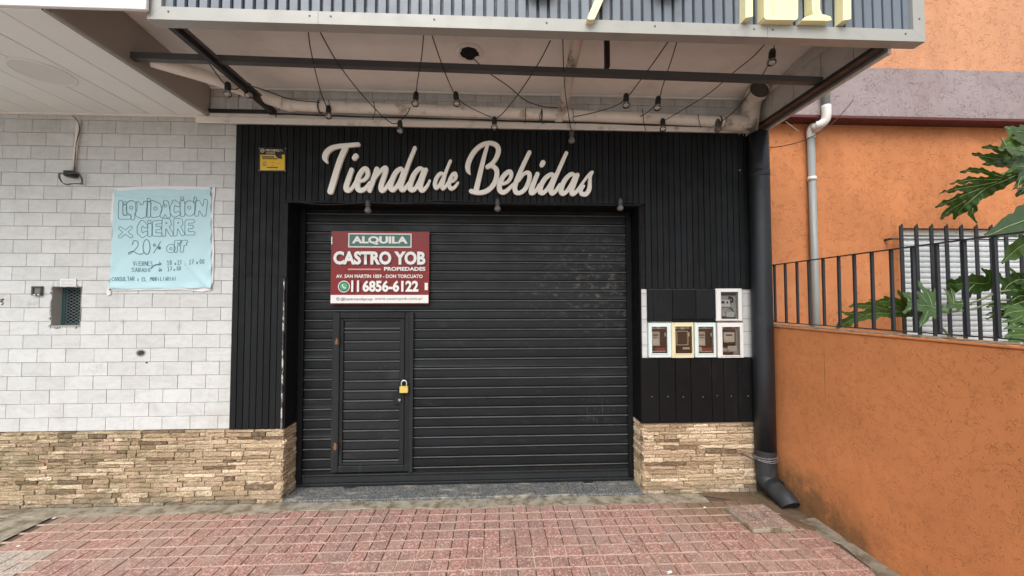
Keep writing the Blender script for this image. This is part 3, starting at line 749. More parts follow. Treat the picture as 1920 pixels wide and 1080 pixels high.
for xa, xb in ((GL-.002, GL+.042), (GR-.042, GR+.002)): bx('guide_rail', M['board'], gate, xa, xb, GY-.032, GY-.014, GB+.02, GT, c=.003)
b = MB(); fw = .060
b.box(wl_, wl_+fw, GY-.024, GY+.006, wzb, wzt, c=.004); b.box(wr_-fw, wr_, GY-.024, GY+.006, wzb, wzt, c=.004)
b.box(wl_+fw, wr_-fw, GY-.0235, GY+.006, wzt-.052, wzt, c=.004); b.box(wl_+fw, wr_-fw, GY-.0235, GY+.006, wzb, wzb+.052, c=.004)
b.box(wr_-.018, wr_+.012, GY-.031, GY-.0245, wzb-.01, wzt+.004, c=.002)
b.build('wicket_frame', M['gate_frame'], gate)
dl, dr, db, dt = wl_+fw+.004, wr_-fw-.004, wzb+.056, wzt-.056
door = MB(); d2 = .028
door.box(dl, dl+d2, GY-.020, GY+.004, db, dt, c=.003); door.box(dr-d2-.012, dr, GY-.020, GY+.004, db, dt, c=.003)
door.box(dl+d2, dr-d2-.012, GY-.0195, GY+.004, dt-.018, dt, c=.003); door.box(dl+d2, dr-d2-.012, GY-.0195, GY+.004, db, db+.02, c=.003)
door = door.build('wicket_door', M['gate_frame'], gate)
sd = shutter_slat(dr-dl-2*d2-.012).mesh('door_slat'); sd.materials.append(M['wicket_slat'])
z = db + .02
k = 0
while z < dt-.03:
    zt_ = min(z+SP, dt-.012); o = obj('door_slat', sd, None, door, ((dl+dr-.012)/2, GY-.004, zt_)); z += SP
for py in (641, 837):
    p = aty(633, py, GY-.03); h = MB(); h.tube([(dl-.004, GY-.030, p.z-.035), (dl-.004, GY-.030, p.z+.035)], .009, 10)
    ho = h.build('hinge', M['gate_frame'], door)
    rr = random.Random(int(py)); pts = [(dl-.026+.016*math.cos(a)*rr.uniform(.6, 1.2), p.z-.002+.036*math.sin(a)*rr.uniform(.5, 1.1)) for a in [i*2*math.pi/11 for i in range(11)]]
    MB().prism(pts, GY-.0262, GY-.0243).build('rust_patch', M['rust'], door)
lp = aty(746, 748, GY-.03)
bx('lock_plate', M['gate_frame'], door, lp.x-.040, lp.x+.030, GY-.0245, GY-.0185, lp.z-.045, lp.z+.045, c=.002)
MB().lathe((lp.x+.012, GY-.024, lp.z-.01), (0, -1, 0), [(0, .011), (.004, .011), (.005, .0)], 12).build('lock_cylinder', M['steelwire'], door)
hp = aty(757, 733, GY-.03)
bx('hasp', M['board'], gate, hp.x-.05, hp.x+.022, GY-.042, GY-.032, hp.z+.004, hp.z+.022, c=.002)

# ================================================================== HANGING THINGS ON THE GATE
pt_ = aty(757.5, 724, GY-.055)
pad = thing('padlock', (pt_.x, pt_.y, pt_.z-.03), 'yellow brass padlock with steel shackle locking the small shutter door', 'padlock')
w_ = 15.2*3.30/730/2; zt, zb = aty(757, 724.0, GY-.055).z, aty(757, 736.5, GY-.055).z
bx('lock_body', M['brass'], pad, pt_.x-w_, pt_.x+w_, GY-.066, GY-.044, zb, zt, c=.003)
sh = [(pt_.x-.021, GY-.055, zt-.006), (pt_.x-.021, GY-.055, zt+.026)] + [(pt_.x-.021*math.cos(a), GY-.055, zt+.026+.021*math.sin(a)) for a in [math.pi*i/10 for i in range(1, 10)]] + [(pt_.x+.021, GY-.055, zt+.026), (pt_.x+.021, GY-.055, zt-.006)]
MB().tube(sh, .0052, 10).build('shackle', M['chrome'], pad, True)
# ================================================================== SCRIPT LETTERING
sign = thing('shop_sign', (aty(855, 320).x, -.05, aty(855, 320).z), 'big cream script lettering reading Tienda de Bebidas on the black cladding above the shutter', 'sign')
O1, O2, O3, O4 = (600, 260), (730, 260), (865, 255), (990, 260)
LET = [
 (O1, [[(112,395,22),(78,318,47),(112,222,50),(200,152,44),(330,120,40),(480,106,38),(640,92,36)], [(425,150,50),(320,400,52),(172,888,54)]]),
 (O1, [[(600,288,48),(576,322,46)], [(528,522,42),(440,790,48),(455,868,46),(520,846,34),(570,770,28),(615,680,24)]]),
 (O1, [[(660,715,28),(745,690,32),(802,610,38),(790,518,42),(735,512,44),(660,610,45),(625,740,49),(640,850,48),(700,868,44),(770,830,36),(840,735,28)]]),
 (O1, [[(955,505,42),(890,700,44),(832,872,40)], [(890,700,30),(1000,560,32),(1085,492,42),(1112,508,42),(1090,600,44),(1030,780,46),(1035,868,45),(1090,850,35),(1150,760,30),(1210,660,25)]]),
 (O2, [[(225,530,32),(185,502,36),(110,562,43),(50,680,47),(15,800,49),(50,860,47),(110,820,36),(180,700,33),(230,560,34)], [(430,152,34),(330,400,38),(230,680,41),(195,810,44),(215,862,44),(270,830,35),(340,725,27)]]),
 (O2, [[(555,505,32),(502,500,39),(420,590,45),(365,720,48),(345,830,47),(385,863,43),(440,830,36),(510,700,33),(560,560,32)], [(615,520,39),(560,660,43),(520,810,45),(545,868,43),(600,838,35),(650,770,27),(680,700,20)]]),
 (O2, [[(905,590,26),(862,584,32),(800,650,35),(768,760,37),(785,825,37),(830,800,29),(890,690,27),(920,610,26)], [(1030,370,27),(960,540,29),(905,720,35),(890,800,37),(905,837,35),(950,800,27),(985,740,22)]]),
 (O2, [[(1030,725,24),(1088,700,26),(1125,640,30),(1112,582,32),(1070,600,34),(1020,690,36),(1005,780,37),(1040,836,37),(1100,815,29),(1158,738,22)]]),
 (O3, [[(148,640,12),(112,575,42),(110,482,47),(160,350,45),(250,222,43),(370,137,41),(510,115,39),(600,160,44),(627,240,46),(600,340,43),(540,440,38),(440,515,38)], [(440,520,36),(520,500,38),(590,560,44),(600,650,46),(570,770,45),(490,880,44),(390,940,44),(270,955,40),(165,928,42)], [(437,165,30),(370,400,40),(245,930,50)]]),
 (O3, [[(700,805,28),(790,762,32),(842,670,36),(832,602,39),(780,607,42),(700,690,45),(645,810,47),(650,910,47),(710,948,43),(790,900,37),(880,805,28)]]),
 (O3, [[(1150,272,38),(1040,500,41),(930,760,45),(900,880,45)], [(900,880,45),(925,948,43),(1000,953,39),(1085,880,41),(1145,740,41),(1150,642,41),(1110,612,36),(1050,642,29),(975,745,26)]]),
 (O4, [[(255,400,47),(236,438,44)], [(160,592,41),(80,790,47),(55,880,47),(70,913,45),(130,880,33),(195,770,27)]]),
 (O4, [[(430,610,30),(390,597,36),(300,660,43),(230,770,47),(205,880,47),(240,913,43),(300,880,36),(380,760,33),(430,650,32)], [(648,240,36),(540,480,39),(430,730,43),(390,860,45),(410,918,43),(470,880,35),(538,770,27)]]),
 (O4, [[(778,600,30),(730,592,37),(650,662,43),(585,770,47),(560,880,47),(595,923,43),(660,880,36),(740,750,33),(790,640,32)], [(838,607,39),(780,760,43),(740,870,45),(755,928,43),(820,890,35),(890,795,29),(980,665,26),(1050,585,28),(1088,562,30)]]),
 (O4, [[(1085,563,28),(1052,640,30),(1047,740,33),(1035,850,42),(985,928,43),(920,930,41),(892,895,32),(915,835,30),(945,795,24)]]),
]
SY = -0.050; K = 3.10/730/9*.93
for n, (o, strokes) in enumerate(LET):
    ws = []
    for st in strokes:
        q = spline(st, 5) if len(st) > 2 else [np.array(p, float) for p in st]
        r_ = []
        for p in q:
            w3 = aty(o[0]+p[0]/9, o[1]+p[1]/9, SY); r_.append((w3.x, w3.z, p[2]*K))
        ws.append(r_)
    V, F, E = region(ws, 0.0062)
    yf = SY + (0.0012 if n % 2 else -0.0012); yb = -0.028; bw = .003
    b = MB(); nV = len(V)
    b.v = [(x, yf + 0.0025*(1-min(1, d/bw))**2, z) for x, z, d in V] + [(x, yb, z) for x, z, d in V]
    b.f = list(F) + [(b2, a, a+nV, b2+nV) for a, b2 in E]
    me = b.mesh('letter'); 
    lo = obj('letter', me, M['cream'], sign)

# ================================================================== FLAT TEXT HELPER
def text_obj(txt, name, mat, parent, rect, y, bold=0.0, italic=0.0, depth=0.0006, local=None):
    """text fitted into rect = (x0, z0, x1, z1) on a plane facing the street"""
    cu = bpy.data.curves.new('t', 'FONT'); cu.body = txt; cu.size = 1; cu.offset = bold; cu.extrude = 0.0; cu.resolution_u = 3; cu.shear = italic
    to = bpy.data.objects.new('t', cu); col.objects.link(to)
    dg = bpy.context.evaluated_depsgraph_get(); dg.update()
    me = bpy.data.meshes.new_from_object(to.evaluated_get(dg)); bpy.data.objects.remove(to); bpy.data.curves.remove(cu)
    vs_ = [v.co.copy() for v in me.vertices]
    ax0, ax1 = min(v.x for v in vs_), max(v.x for v in vs_); ay0, ay1 = min(v.y for v in vs_), max(v.y for v in vs_)
    x0, z0_, x1, z1_ = rect
    for v, c in zip(me.vertices, vs_):
        v.co = (x0 + (c.x-ax0)/(ax1-ax0)*(x1-x0), y, z0_ + (c.y-ay0)/(ay1-ay0)*(z1_-z0_))
    if local:
        for v in me.vertices: v.co = local(v.co)
    me.materials.clear(); me.name = name
    return obj(name, me, mat, parent)

# ---- rental sign hung on the shutter
RY = 0.150
def R_(cx, cy): return aty(600 + cx/6.75, 420 + cy/6.75, RY)
rent = thing('rental_sign', (R_(755, 1010).x, RY, R_(755, 1010).z), 'red ALQUILA estate agent board with phone number hung on the black shutter', 'sign')
r0, r1 = R_(128, 1015), R_(1383, 97)
b = MB(); nx, nz = 24, 14
for j in range(nz+1):
    for i in range(nx+1):
        u, v = i/nx, j/nz; wv = .0022*math.sin(5*v+3*u) + .0016*math.sin(11*u-6*v)
        b.v.append((r0.x+(r1.x-r0.x)*u, RY + .004 + wv*0.5, r0.z+(r1.z-r0.z)*v))
for j in range(nz):
    for i in range(nx): a = j*(nx+1)+i; b.f.append((a, a+1, a+nx+2, a+nx+1))
b.box(r0.x, r1.x, RY+.009, RY+.014, r0.z, r1.z)
b.build('board', M['red_sign'], rent)
def flat(name, mat, cx0, cy0, cx1, cy1, dy, parent=rent):
    p, q = R_(cx0, cy1), R_(cx1, cy0); return bx(name, mat, parent, p.x, q.x, RY-dy, RY-dy+.0006, p.z, q.z)
def rtext(t, mat, c, dy, bold, it=0.0, name='lettering'):
    p, q = R_(c[0], c[3]), R_(c[2], c[1]); return text_obj(t, name, mat, rent, (p.x, p.z, q.x, q.z), RY-dy, bold, it)
flat('title_border', M['white_print'], 358, 122, 1160, 296, .0015); flat('title_panel', M['green_print'], 372, 136, 1146, 282, .0025)
rtext('ALQUILA', M['white_print'], (405, 158, 1112, 262), .0045, .048)
rtext('CASTRO YOB', M['black_print'], (182, 358, 1348, 524), .0025, .045)
rtext('CASTRO YOB', M['white_print'], (170, 348, 1336, 514), .0040, .045)
rtext('PROPIEDADES', M['white_print'], (812, 545, 1335, 592), .0035, .038)
flat('rule', M['pink_print'], 355, 565, 772, 583, .0025)
rtext('AV. SAN MARTIN 1059 - DON TORCUATO', M['white_print'], (205, 640, 1300, 684), .0035, .028)
for t_, xa, xb in (('11', 396, 497), ('6856-6122', 540, 1248)):
    rtext(t_, M['black_print'], (xa+8, 722, xb+8, 866), .0025, .040); rtext(t_, M['white_print'], (xa, 715, xb, 859), .0040, .040)
flat('footer_band', M['white_print'], 134, 898, 1372, 1002, .0020)
rtext('@castroyobprop', M['grey_print'], (262, 930, 668, 975), .0035, .016, .15)
rtext('www.castroyob.com.ar', M['grey_print'], (695, 928, 1302, 970), .0035, .012, .2)
flat('sticker', M['white_print'], 1325, 745, 1366, 836, .0020)
flat('side_mark', M['cream'], 143, 160, 158, 258, .0020)
def disc(name, mat, cx, cy, r, dy, parent=rent, inner=0):
    c = R_(cx, cy); rr = r/6.75*3.29/730; ri = inner/6.75*3.29/730; n = 28; b = MB()
    o = [(c.x+rr*math.cos(a), RY-dy, c.z+rr*math.sin(a)) for a in [2*math.pi*i/n for i in range(n)]]
    if inner:
        i_ = [(c.x+ri*math.cos(a), RY-dy, c.z+ri*math.sin(a)) for a in [2*math.pi*i/n for i in range(n)]]
        b.add(o+i_, [(k, (k+1) % n, n+(k+1) % n, n+k) for k in range(n)])
    else: b.add(o, [tuple(range(n))])
    return b.build(name, mat, parent)
disc('logo_ring', M['white_print'], 304, 792, 73, .0020); disc('logo_disc', M['green_print'], 304, 792, 64, .0030); disc('logo_bubble', M['wa_green'], 304, 790, 44, .0040)
tl = [R_(272, 812), R_(262, 836), R_(290, 826)]; MB().add([(p.x, RY-.0040, p.z) for p in tl], [(0, 1, 2)]).build('logo_tail', M['wa_green'], rent)
V, F, E = region([[(R_(288, 772).x, R_(288, 772).z, .0045), (R_(291, 790).x, R_(291, 790).z, .003), (R_(304, 806).x, R_(304, 806).z, .003), (R_(322, 810).x, R_(322, 810).z, .0045)]], .0009)
MB().add([(x, RY-.0052, z) for x, z, d in V], F).build('logo_handset', M['white_print'], rent)
disc('camera_icon', M['grey_print'], 228, 948, 21, .0032, inner=15); disc('camera_icon', M['grey_print'], 228, 948, 9, .0032, inner=4)

# ---- yellow alarm plate
AY = -0.030
def A_(cx, cy): return aty(470 + cx/13.5, 260 + cy/13.5, AY)
al = thing('alarm_plate', (A_(550, 810).x, AY, A_(550, 810).z), 'small black and yellow alarm company plate on the cladding left of the lettering', 'plate')
p, q = A_(195, 825), A_(905, 225); bx('plate', M['alarm_black'], al, p.x, q.x, AY, AY+.006, p.z, q.z, c=.002)
poly = [A_(*c) for c in ((245, 800), (862, 800), (862, 408), (785, 408), (800, 520), (700, 500), (640, 450), (622, 408), (245, 408))]
MB().prism([(v.x, v.z) for v in poly], AY-.0012, AY-.0002).build('yellow_panel', M['alarm_yellow'], al)
def atext(t, mat, c, bold=.02):
    p, q = A_(c[0], c[3]), A_(c[2], c[1]); text_obj(t, 'lettering', mat, al, (p.x, p.z, q.x, q.z), AY-.0022, bold)
atext('PROSEGUR', M['pink_print'] if False else M['frame_cream'], (385, 275, 815, 322)); atext('ALARMAS', M['frame_cream'], (390, 345, 620, 380), .01)
for c in ((285, 445, 600, 478), (300, 495, 690, 520), (415, 718, 690, 745)): 
    p, q = A_(c[0], c[3]), A_(c[2], c[1]); n = 9
    b = MB(); r = random.Random(c[0])
    x = p.x
    while x < q.x: w_ = r.uniform(.002, .006); b.box(x, min(x+w_, q.x), AY-.0020, AY-.0014, p.z, q.z - r.uniform(0, .0006)); x += w_ + .0012
    b.build('small_print', M['black_print'], al)
for c in ((305, 570, 400, 690), (515, 575, 590, 605), (525, 655, 590, 685), (680, 600, 760, 630)):
    p, q = A_(c[0], c[3]), A_(c[2], c[1]); b = MB(); k = max(1, int((q.z-p.z)/.006))
    for i in range(k): zz = p.z+(q.z-p.z)*i/k; b.box(p.x, q.x, AY-.0020, AY-.0014, zz, zz+.0028)
    b.build('small_print', M['grey_print'], al)
c0 = A_(298, 300); rr = .0165; n = 20
for ro, ri in ((rr, rr*.80),):
    o_ = [(c0.x+ro*math.cos(a), AY-.0016, c0.z+ro*math.sin(a)) for a in [2*math.pi*i/n for i in range(n)]]; i_ = [(c0.x+ri*math.cos(a), AY-.0016, c0.z+ri*math.sin(a)) for a in [2*math.pi*i/n for i in range(n)]]
    MB().add(o_+i_, [(k, (k+1) % n, n+(k+1) % n, n+k) for k in range(n)]).build('emblem', M['frame_cream'], al)
b = MB(); b.box(c0.x-.010, c0.x+.007, AY-.0018, AY-.0013, c0.z+.001, c0.z+.005); b.box(c0.x-.007, c0.x+.010, AY-.0018, AY-.0013, c0.z-.005, c0.z-.001); b.build('emblem', M['frame_cream'], al)
for c in ((215, 245), (888, 240), (215, 810), (880, 812)):
    p = A_(*c); MB().lathe((p.x, AY, p.z), (0, -1, 0), [(0, .0045), (.002, .004), (.003, 0)], 8).build('screw', M['steelwire'], al)

# ---- pale blue handwritten closing-sale sheet
BY = -0.006
pc = [aty(*c, BY) for c in ((207, 542), (397.5, 540), (397, 353.5), (216, 356))]      # bl, br, tr, tl
post = thing('sale_poster', (pc[0].x/2+pc[1].x/2, BY, pc[0].z), 'pale blue handwritten LIQUIDACION closing sale sheet taped to the white tiles', 'poster')
def wrinkle(x, z):
    u = (x-pc[0].x)/(pc[1].x-pc[0].x); v = (z-pc[0].z)/(pc[3].z-pc[0].z)
    h = .0030*math.sin(9*u+4*v) * (0.3+0.7*abs(v-.5)) + .0018*math.sin(23*u-17*v+1)
    h += .010*math.exp(-((v-.965+.05*math.sin(3.1*u))/.016)**2) + .007*math.exp(-((v-.93+.045*math.sin(2.6*u+.5))/.012)**2)*math.exp(-((u-.4)/.4)**2)
    h += .009*math.exp(-((u-.985)/.02)**2)*(0.5+0.5*math.sin(40*v)) + .008*math.exp(-((u-.015)/.02)**2)*(0.5+.5*math.sin(31*v))
    h += .012*math.exp(-(((u-.9)+(v-.10)*.9)/.035)**2)*max(0, 1-3*v) + .008*math.exp(-((v-.02)/.03)**2)*(0.5+.5*math.sin(18*u))
    return BY - .004 - h
b = MB(); n = 64
for j in range(n+1):
    for i in range(n+1):
        u, v = i/n, j/n; p = (pc[0]*(1-u)+pc[1]*u)*(1-v) + (pc[3]*(1-u)+pc[2]*u)*v
        ex = .0022*math.sin(37*v)*(1 if i in (0, n) else 0); ez = .003*math.sin(29*u)*(1 if j in (0, n) else 0)
        b.v.append((p.x+ex, wrinkle(p.x, p.z), p.z+ez))
for j in range(n):
    for i in range(n): a = j*(n+1)+i; b.f.append((a, a+1, a+n+2, a+n+1))
b.build('sheet', M['poster'], post, True)
def backing_strip(pts, seed):
    P = [aty(*c, BY+.002) for c in pts]; r = random.Random(seed)
    return MB().prism([(p.x, p.z) for p in P], BY-.0022, BY+.003)
for i, pts in enumerate((((395, 352), (404, 351), (404, 362), (401, 380), (400, 420), (402, 470), (400, 530), (396, 542)), ((214, 353), (250, 350.5), (330, 349), (398, 351), (398, 355), (216, 358)),
     ((212, 362), (219, 366), (217, 420), (212, 426), (208, 410)), ((205, 535), (209, 541), (208, 552), (202, 555), (200, 548)), ((205, 540), (300, 541), (397, 538), (397, 544), (380, 547), (340, 543), (260, 544.5), (206, 545)))):
    backing_strip(pts, i).build('plastic_edge', M['poster_white'], post)
def P5(x, y): p = aty(205 + x/9.6, 360 + y/9.6, BY); return p.x, p.z
def P6(x, y): p = aty(205 + x/9.6, 440 + y/9.6, BY); return p.x, p.z
KP = 3.15/730/9.6
def ribbon(b, pts, w):
    for p, q in zip(pts[:-1], pts[1:]):
        d = Vector((q[0]-p[0], q[1]-p[1])); L = d.length
        if L < 1e-6: continue
        d /= L; nn = Vector((-d.y, d.x))*w/2; e = d*w*.35
        c = [(p[0]-e.x-nn.x, p[1]-e.y-nn.y), (q[0]+e.x-nn.x, q[1]+e.y-nn.y), (q[0]+e.x+nn.x, q[1]+e.y+nn.y), (p[0]-e.x+nn.x, p[1]-e.y+nn.y)]
        b.add([(x, wrinkle(x, z) - .0012, z) for x, z in c], [(0, 1, 2, 3)])
def outline(b, strokes, f, w=.0044, holes=()):
    ws = [[(*f(x, y), r*KP) for x, y, r in st] for st in strokes]; hs_ = [[(*f(x, y), r*KP) for x, y, r in st] for st in holes]
    V, F, E = region(ws, .0045, hs_)
    for a, c in E: ribbon(b, [V[a][:2], V[c][:2]], w)
def R1(pts, r): return [(x, y, r) for x, y in pts]
big = [
 ([R1([(215,190),(212,455),(365,452)], 36)], []), ([R1([(290,262),(287,395)], 30)], []), ([R1([(293,203)], 26)], []),
 ([R1([(410,250),(405,320)], 88), R1([(428,420),(428,475)], 33)], [R1([(400,283)], 26)]),
 ([R1([(520,222),(525,410),(645,415),(660,215)], 42), R1([(590,300),(590,410)], 66)], [R1([(592,190)], 34)]), ([R1([(730,212),(712,425)], 35)], []), ([R1([(735,150)], 30)], []),
 ([R1([(800,200),(795,420)], 38), R1([(800,200),(890,240),(915,320),(880,405),(800,420)], 40), R1([(850,310)], 75)], [R1([(843,300)], 28)]),
 ([R1([(1035,195),(962,425)], 40), R1([(1035,195),(1075,430)], 38), R1([(1020,300),(1035,360)], 55)], [R1([(1020,250)], 24)]),
 ([R1([(1245,235),(1190,185),(1142,270),(1142,370),(1182,422),(1255,390)], 35)], []), ([R1([(1328,195),(1322,408)], 38)], []), ([R1([(1335,125)], 26)], []),
 ([R1([(1455,248),(1452,350)], 84)], [R1([(1443,285)], 26)]), ([R1([(1560,112),(1540,175)], 17)], []),
 ([R1([(1600,185),(1580,405)], 34), R1([(1600,200),(1700,370)], 42), R1([(1742,168),(1712,405)], 34)], []),
 ([R1([(205,655),(400,800)], 27), R1([(395,642),(205,805)], 27)], []),
 ([R1([(655,610),(600,550),(548,635),(548,735),(602,785),(665,745)], 36)], []), ([R1([(735,600),(735,772)], 36)], []), ([R1([(728,538)], 30)], []),
 ([R1([(930,545),(815,550),(818,768),(930,768)], 30), R1([(820,655),(915,650)], 30)], []),
 ([R1([(1000,520),(988,772)], 32), R1([(1000,512),(1080,518),(1092,580),(1020,630)], 34), R1([(1050,630),(1128,768)], 30)], []),
 ([R1([(1205,520),(1198,765)], 32), R1([(1205,510),(1285,518),(1298,578),(1225,622)], 34), R1([(1255,625),(1335,762)], 30)], []),
 ([R1([(1512,530),(1402,535),(1405,748),(1518,745)], 30), R1([(1410,635),(1490,632)], 30)], []),
]
for st, ho in big:
    b = MB(); outline(b, st, P5, holes=ho); b.build('letter', M['ink'], post)
b = MB()
def line6(pts, w=.005): ribbon(b, [P6(*p) for p in spline(pts, 5)], w)
line6([(415,185),(450,112),(510,122),(522,200),(462,280),(372,348),(352,340),(368,320),(430,300),(520,345),(590,350),(632,322)], .006)
line6([(680+62*math.cos(a), 222+132*math.sin(a)) for a in [i*2*math.pi/16 for i in range(17)]], .006)
line6([(820+18*math.cos(a), 190+20*math.sin(a)) for a in [i*2*math.pi/8 for i in range(9)]]); line6([(930,128),(865,230),(800,335)]); line6([(905+14*math.cos(a), 240+16*math.sin(a)) for a in [i*2*math.pi/8 for i in range(9)]], .012)
for st, ho in (([R1([(1120,250)], 74)], []), ([R1([(1120,255)], 22)], []), ([R1([(1215,130),(1205,295)], 27), R1([(1215,130),(1290,128)], 25), R1([(1212,185),(1262,183)], 14)], []), ([R1([(1325,140),(1312,292)], 27), R1([(1325,130),(1392,126)], 25), R1([(1322,178),(1380,172)], 20)], [])): outline(b, st, P6, holes=ho)
b.build('lettering', M['ink'], post)['kind'] = 'stuff'
SF = {'V': [[(0,0),(.3,1),(.6,0)]], 'i': [[(.2,.35),(.2,1)], [(.2,.1),(.22,.14)]], 'E': [[(.6,0),(0,0),(0,1),(.6,1)], [(0,.5),(.5,.5)]], 'R': [[(0,1),(0,0),(.5,.05),(.5,.45),(0,.5),(.6,1)]],
 'N': [[(0,1),(0,0),(.6,1),(.6,0)]], 'S': [[(.6,.1),(.2,0),(0,.25),(.5,.6),(.5,.9),(0,1)]], 'A': [[(0,1),(.3,0),(.6,1)], [(.12,.65),(.5,.65)]], 'B': [[(0,1),(0,0),(.5,.1),(.1,.48),(.55,.7),(0,1)]], 'D': [[(0,1),(0,0),(.55,.3),(.5,.75),(0,1)]],
 'O': [[(.3,0),(0,.4),(.2,1),(.55,.7),(.3,0)]], 'o': [[(.3,.35),(.05,.6),(.25,1),(.5,.7),(.3,.35)]], 'd': [[(.5,.0),(.5,1),(.1,.95),(.1,.6),(.5,.6)]], 'e': [[(.05,.7),(.5,.65),(.3,.45),(.05,.7),(.3,1),(.55,.9)]], 'a': [[(.5,.5),(.1,.55),(.1,.95),(.5,.9),(.5,.45),(.55,1)]],
 '1': [[(0,.2),(.25,0),(.25,1)], [(0,1),(.5,1)]], '0': [[(.25,0),(0,.4),(.15,1),(.45,.8),(.45,.2),(.25,0)]], '3': [[(0,0),(.5,.05),(.2,.45),(.5,.7),(0,1)]], '7': [[(0,0),(.55,0),(.2,1)], [(.1,.5),(.5,.5)]], ',': [[(.2,.85),(.25,1.1)], [(.2,.5),(.22,.55)]],
 'C': [[(.6,.1),(.2,0),(0,.5),(.2,1),(.6,.9)]], 'U': [[(0,0),(.05,.95),(.5,.95),(.55,0)]], 'L': [[(0,0),(0,1),(.5,1)]], 'T': [[(0,0),(.6,0)], [(.3,0),(.3,1)]], 'M': [[(0,1),(.1,0),(.35,.6),(.6,0),(.7,1)]], 'I': [[(.2,0),(.2,1)]], 'x': [[(0,.4),(.5,1)], [(.5,.4),(0,1)]], '!': [[(.2,-.1),(.2,.7)], [(.2,.95),(.22,1)]], '¡': [[(.2,.5),(.15,1.5)], [(.2,.2),(.22,.25)]]}
def hand(txt, x0, y0, x1, y1, h, f, w=.0040):
    wd = (x1-x0)/len(txt); r = random.Random(txt)
    for k, ch in enumerate(txt):
        if ch == ' ': continue
        for st in SF[ch]:
            j = [r.uniform(-.05, .05) for _ in range(2)]
            ribbon(b, [f(x0+(k+.08+j[0]+u*1.25)*wd, y0+(y1-y0)*k/len(txt)+(v+j[1])*h) for u, v in st], w)
b = MB()
hand('ViERNES', 440, 480, 790, 490, 75, P6); hand('de', 890, 480, 955, 478, 70, P6); hand('10', 1045, 470, 1145, 465, 80, P6); hand('a', 1180, 480, 1215, 478, 70, P6); hand('13', 1235, 462, 1320, 458, 78, P6); hand(',', 1370, 475, 1400, 470, 75, P6); hand('17', 1450, 455, 1540, 450, 78, P6); hand('a', 1575, 460, 1605, 458, 70, P6); hand('00', 1630, 445, 1725, 440, 82, P6)
hand('SABADO', 415, 595, 755, 605, 70, P6); hand('de', 895, 590, 960, 590, 70, P6); hand('17', 1050, 580, 1140, 575, 75, P6); hand('a', 1165, 590, 1195, 588, 65, P6); hand('00', 1220, 570, 1310, 565, 78, P6)
hand('¡CONSULTAR', 15, 765, 470, 760, 68, P6); hand('x', 515, 765, 540, 765, 65, P6); hand('EL', 595, 768, 690, 768, 65, P6); hand('MOBiLIARIO!', 745, 765, 1225, 765, 65, P6)
ribbon(b, [P6(*p) for p in spline([(760, 610), (790, 575), (850, 545), (930, 535)], 4)], .010)
b.build('lettering', M['ink'], post)['kind'] = 'stuff'

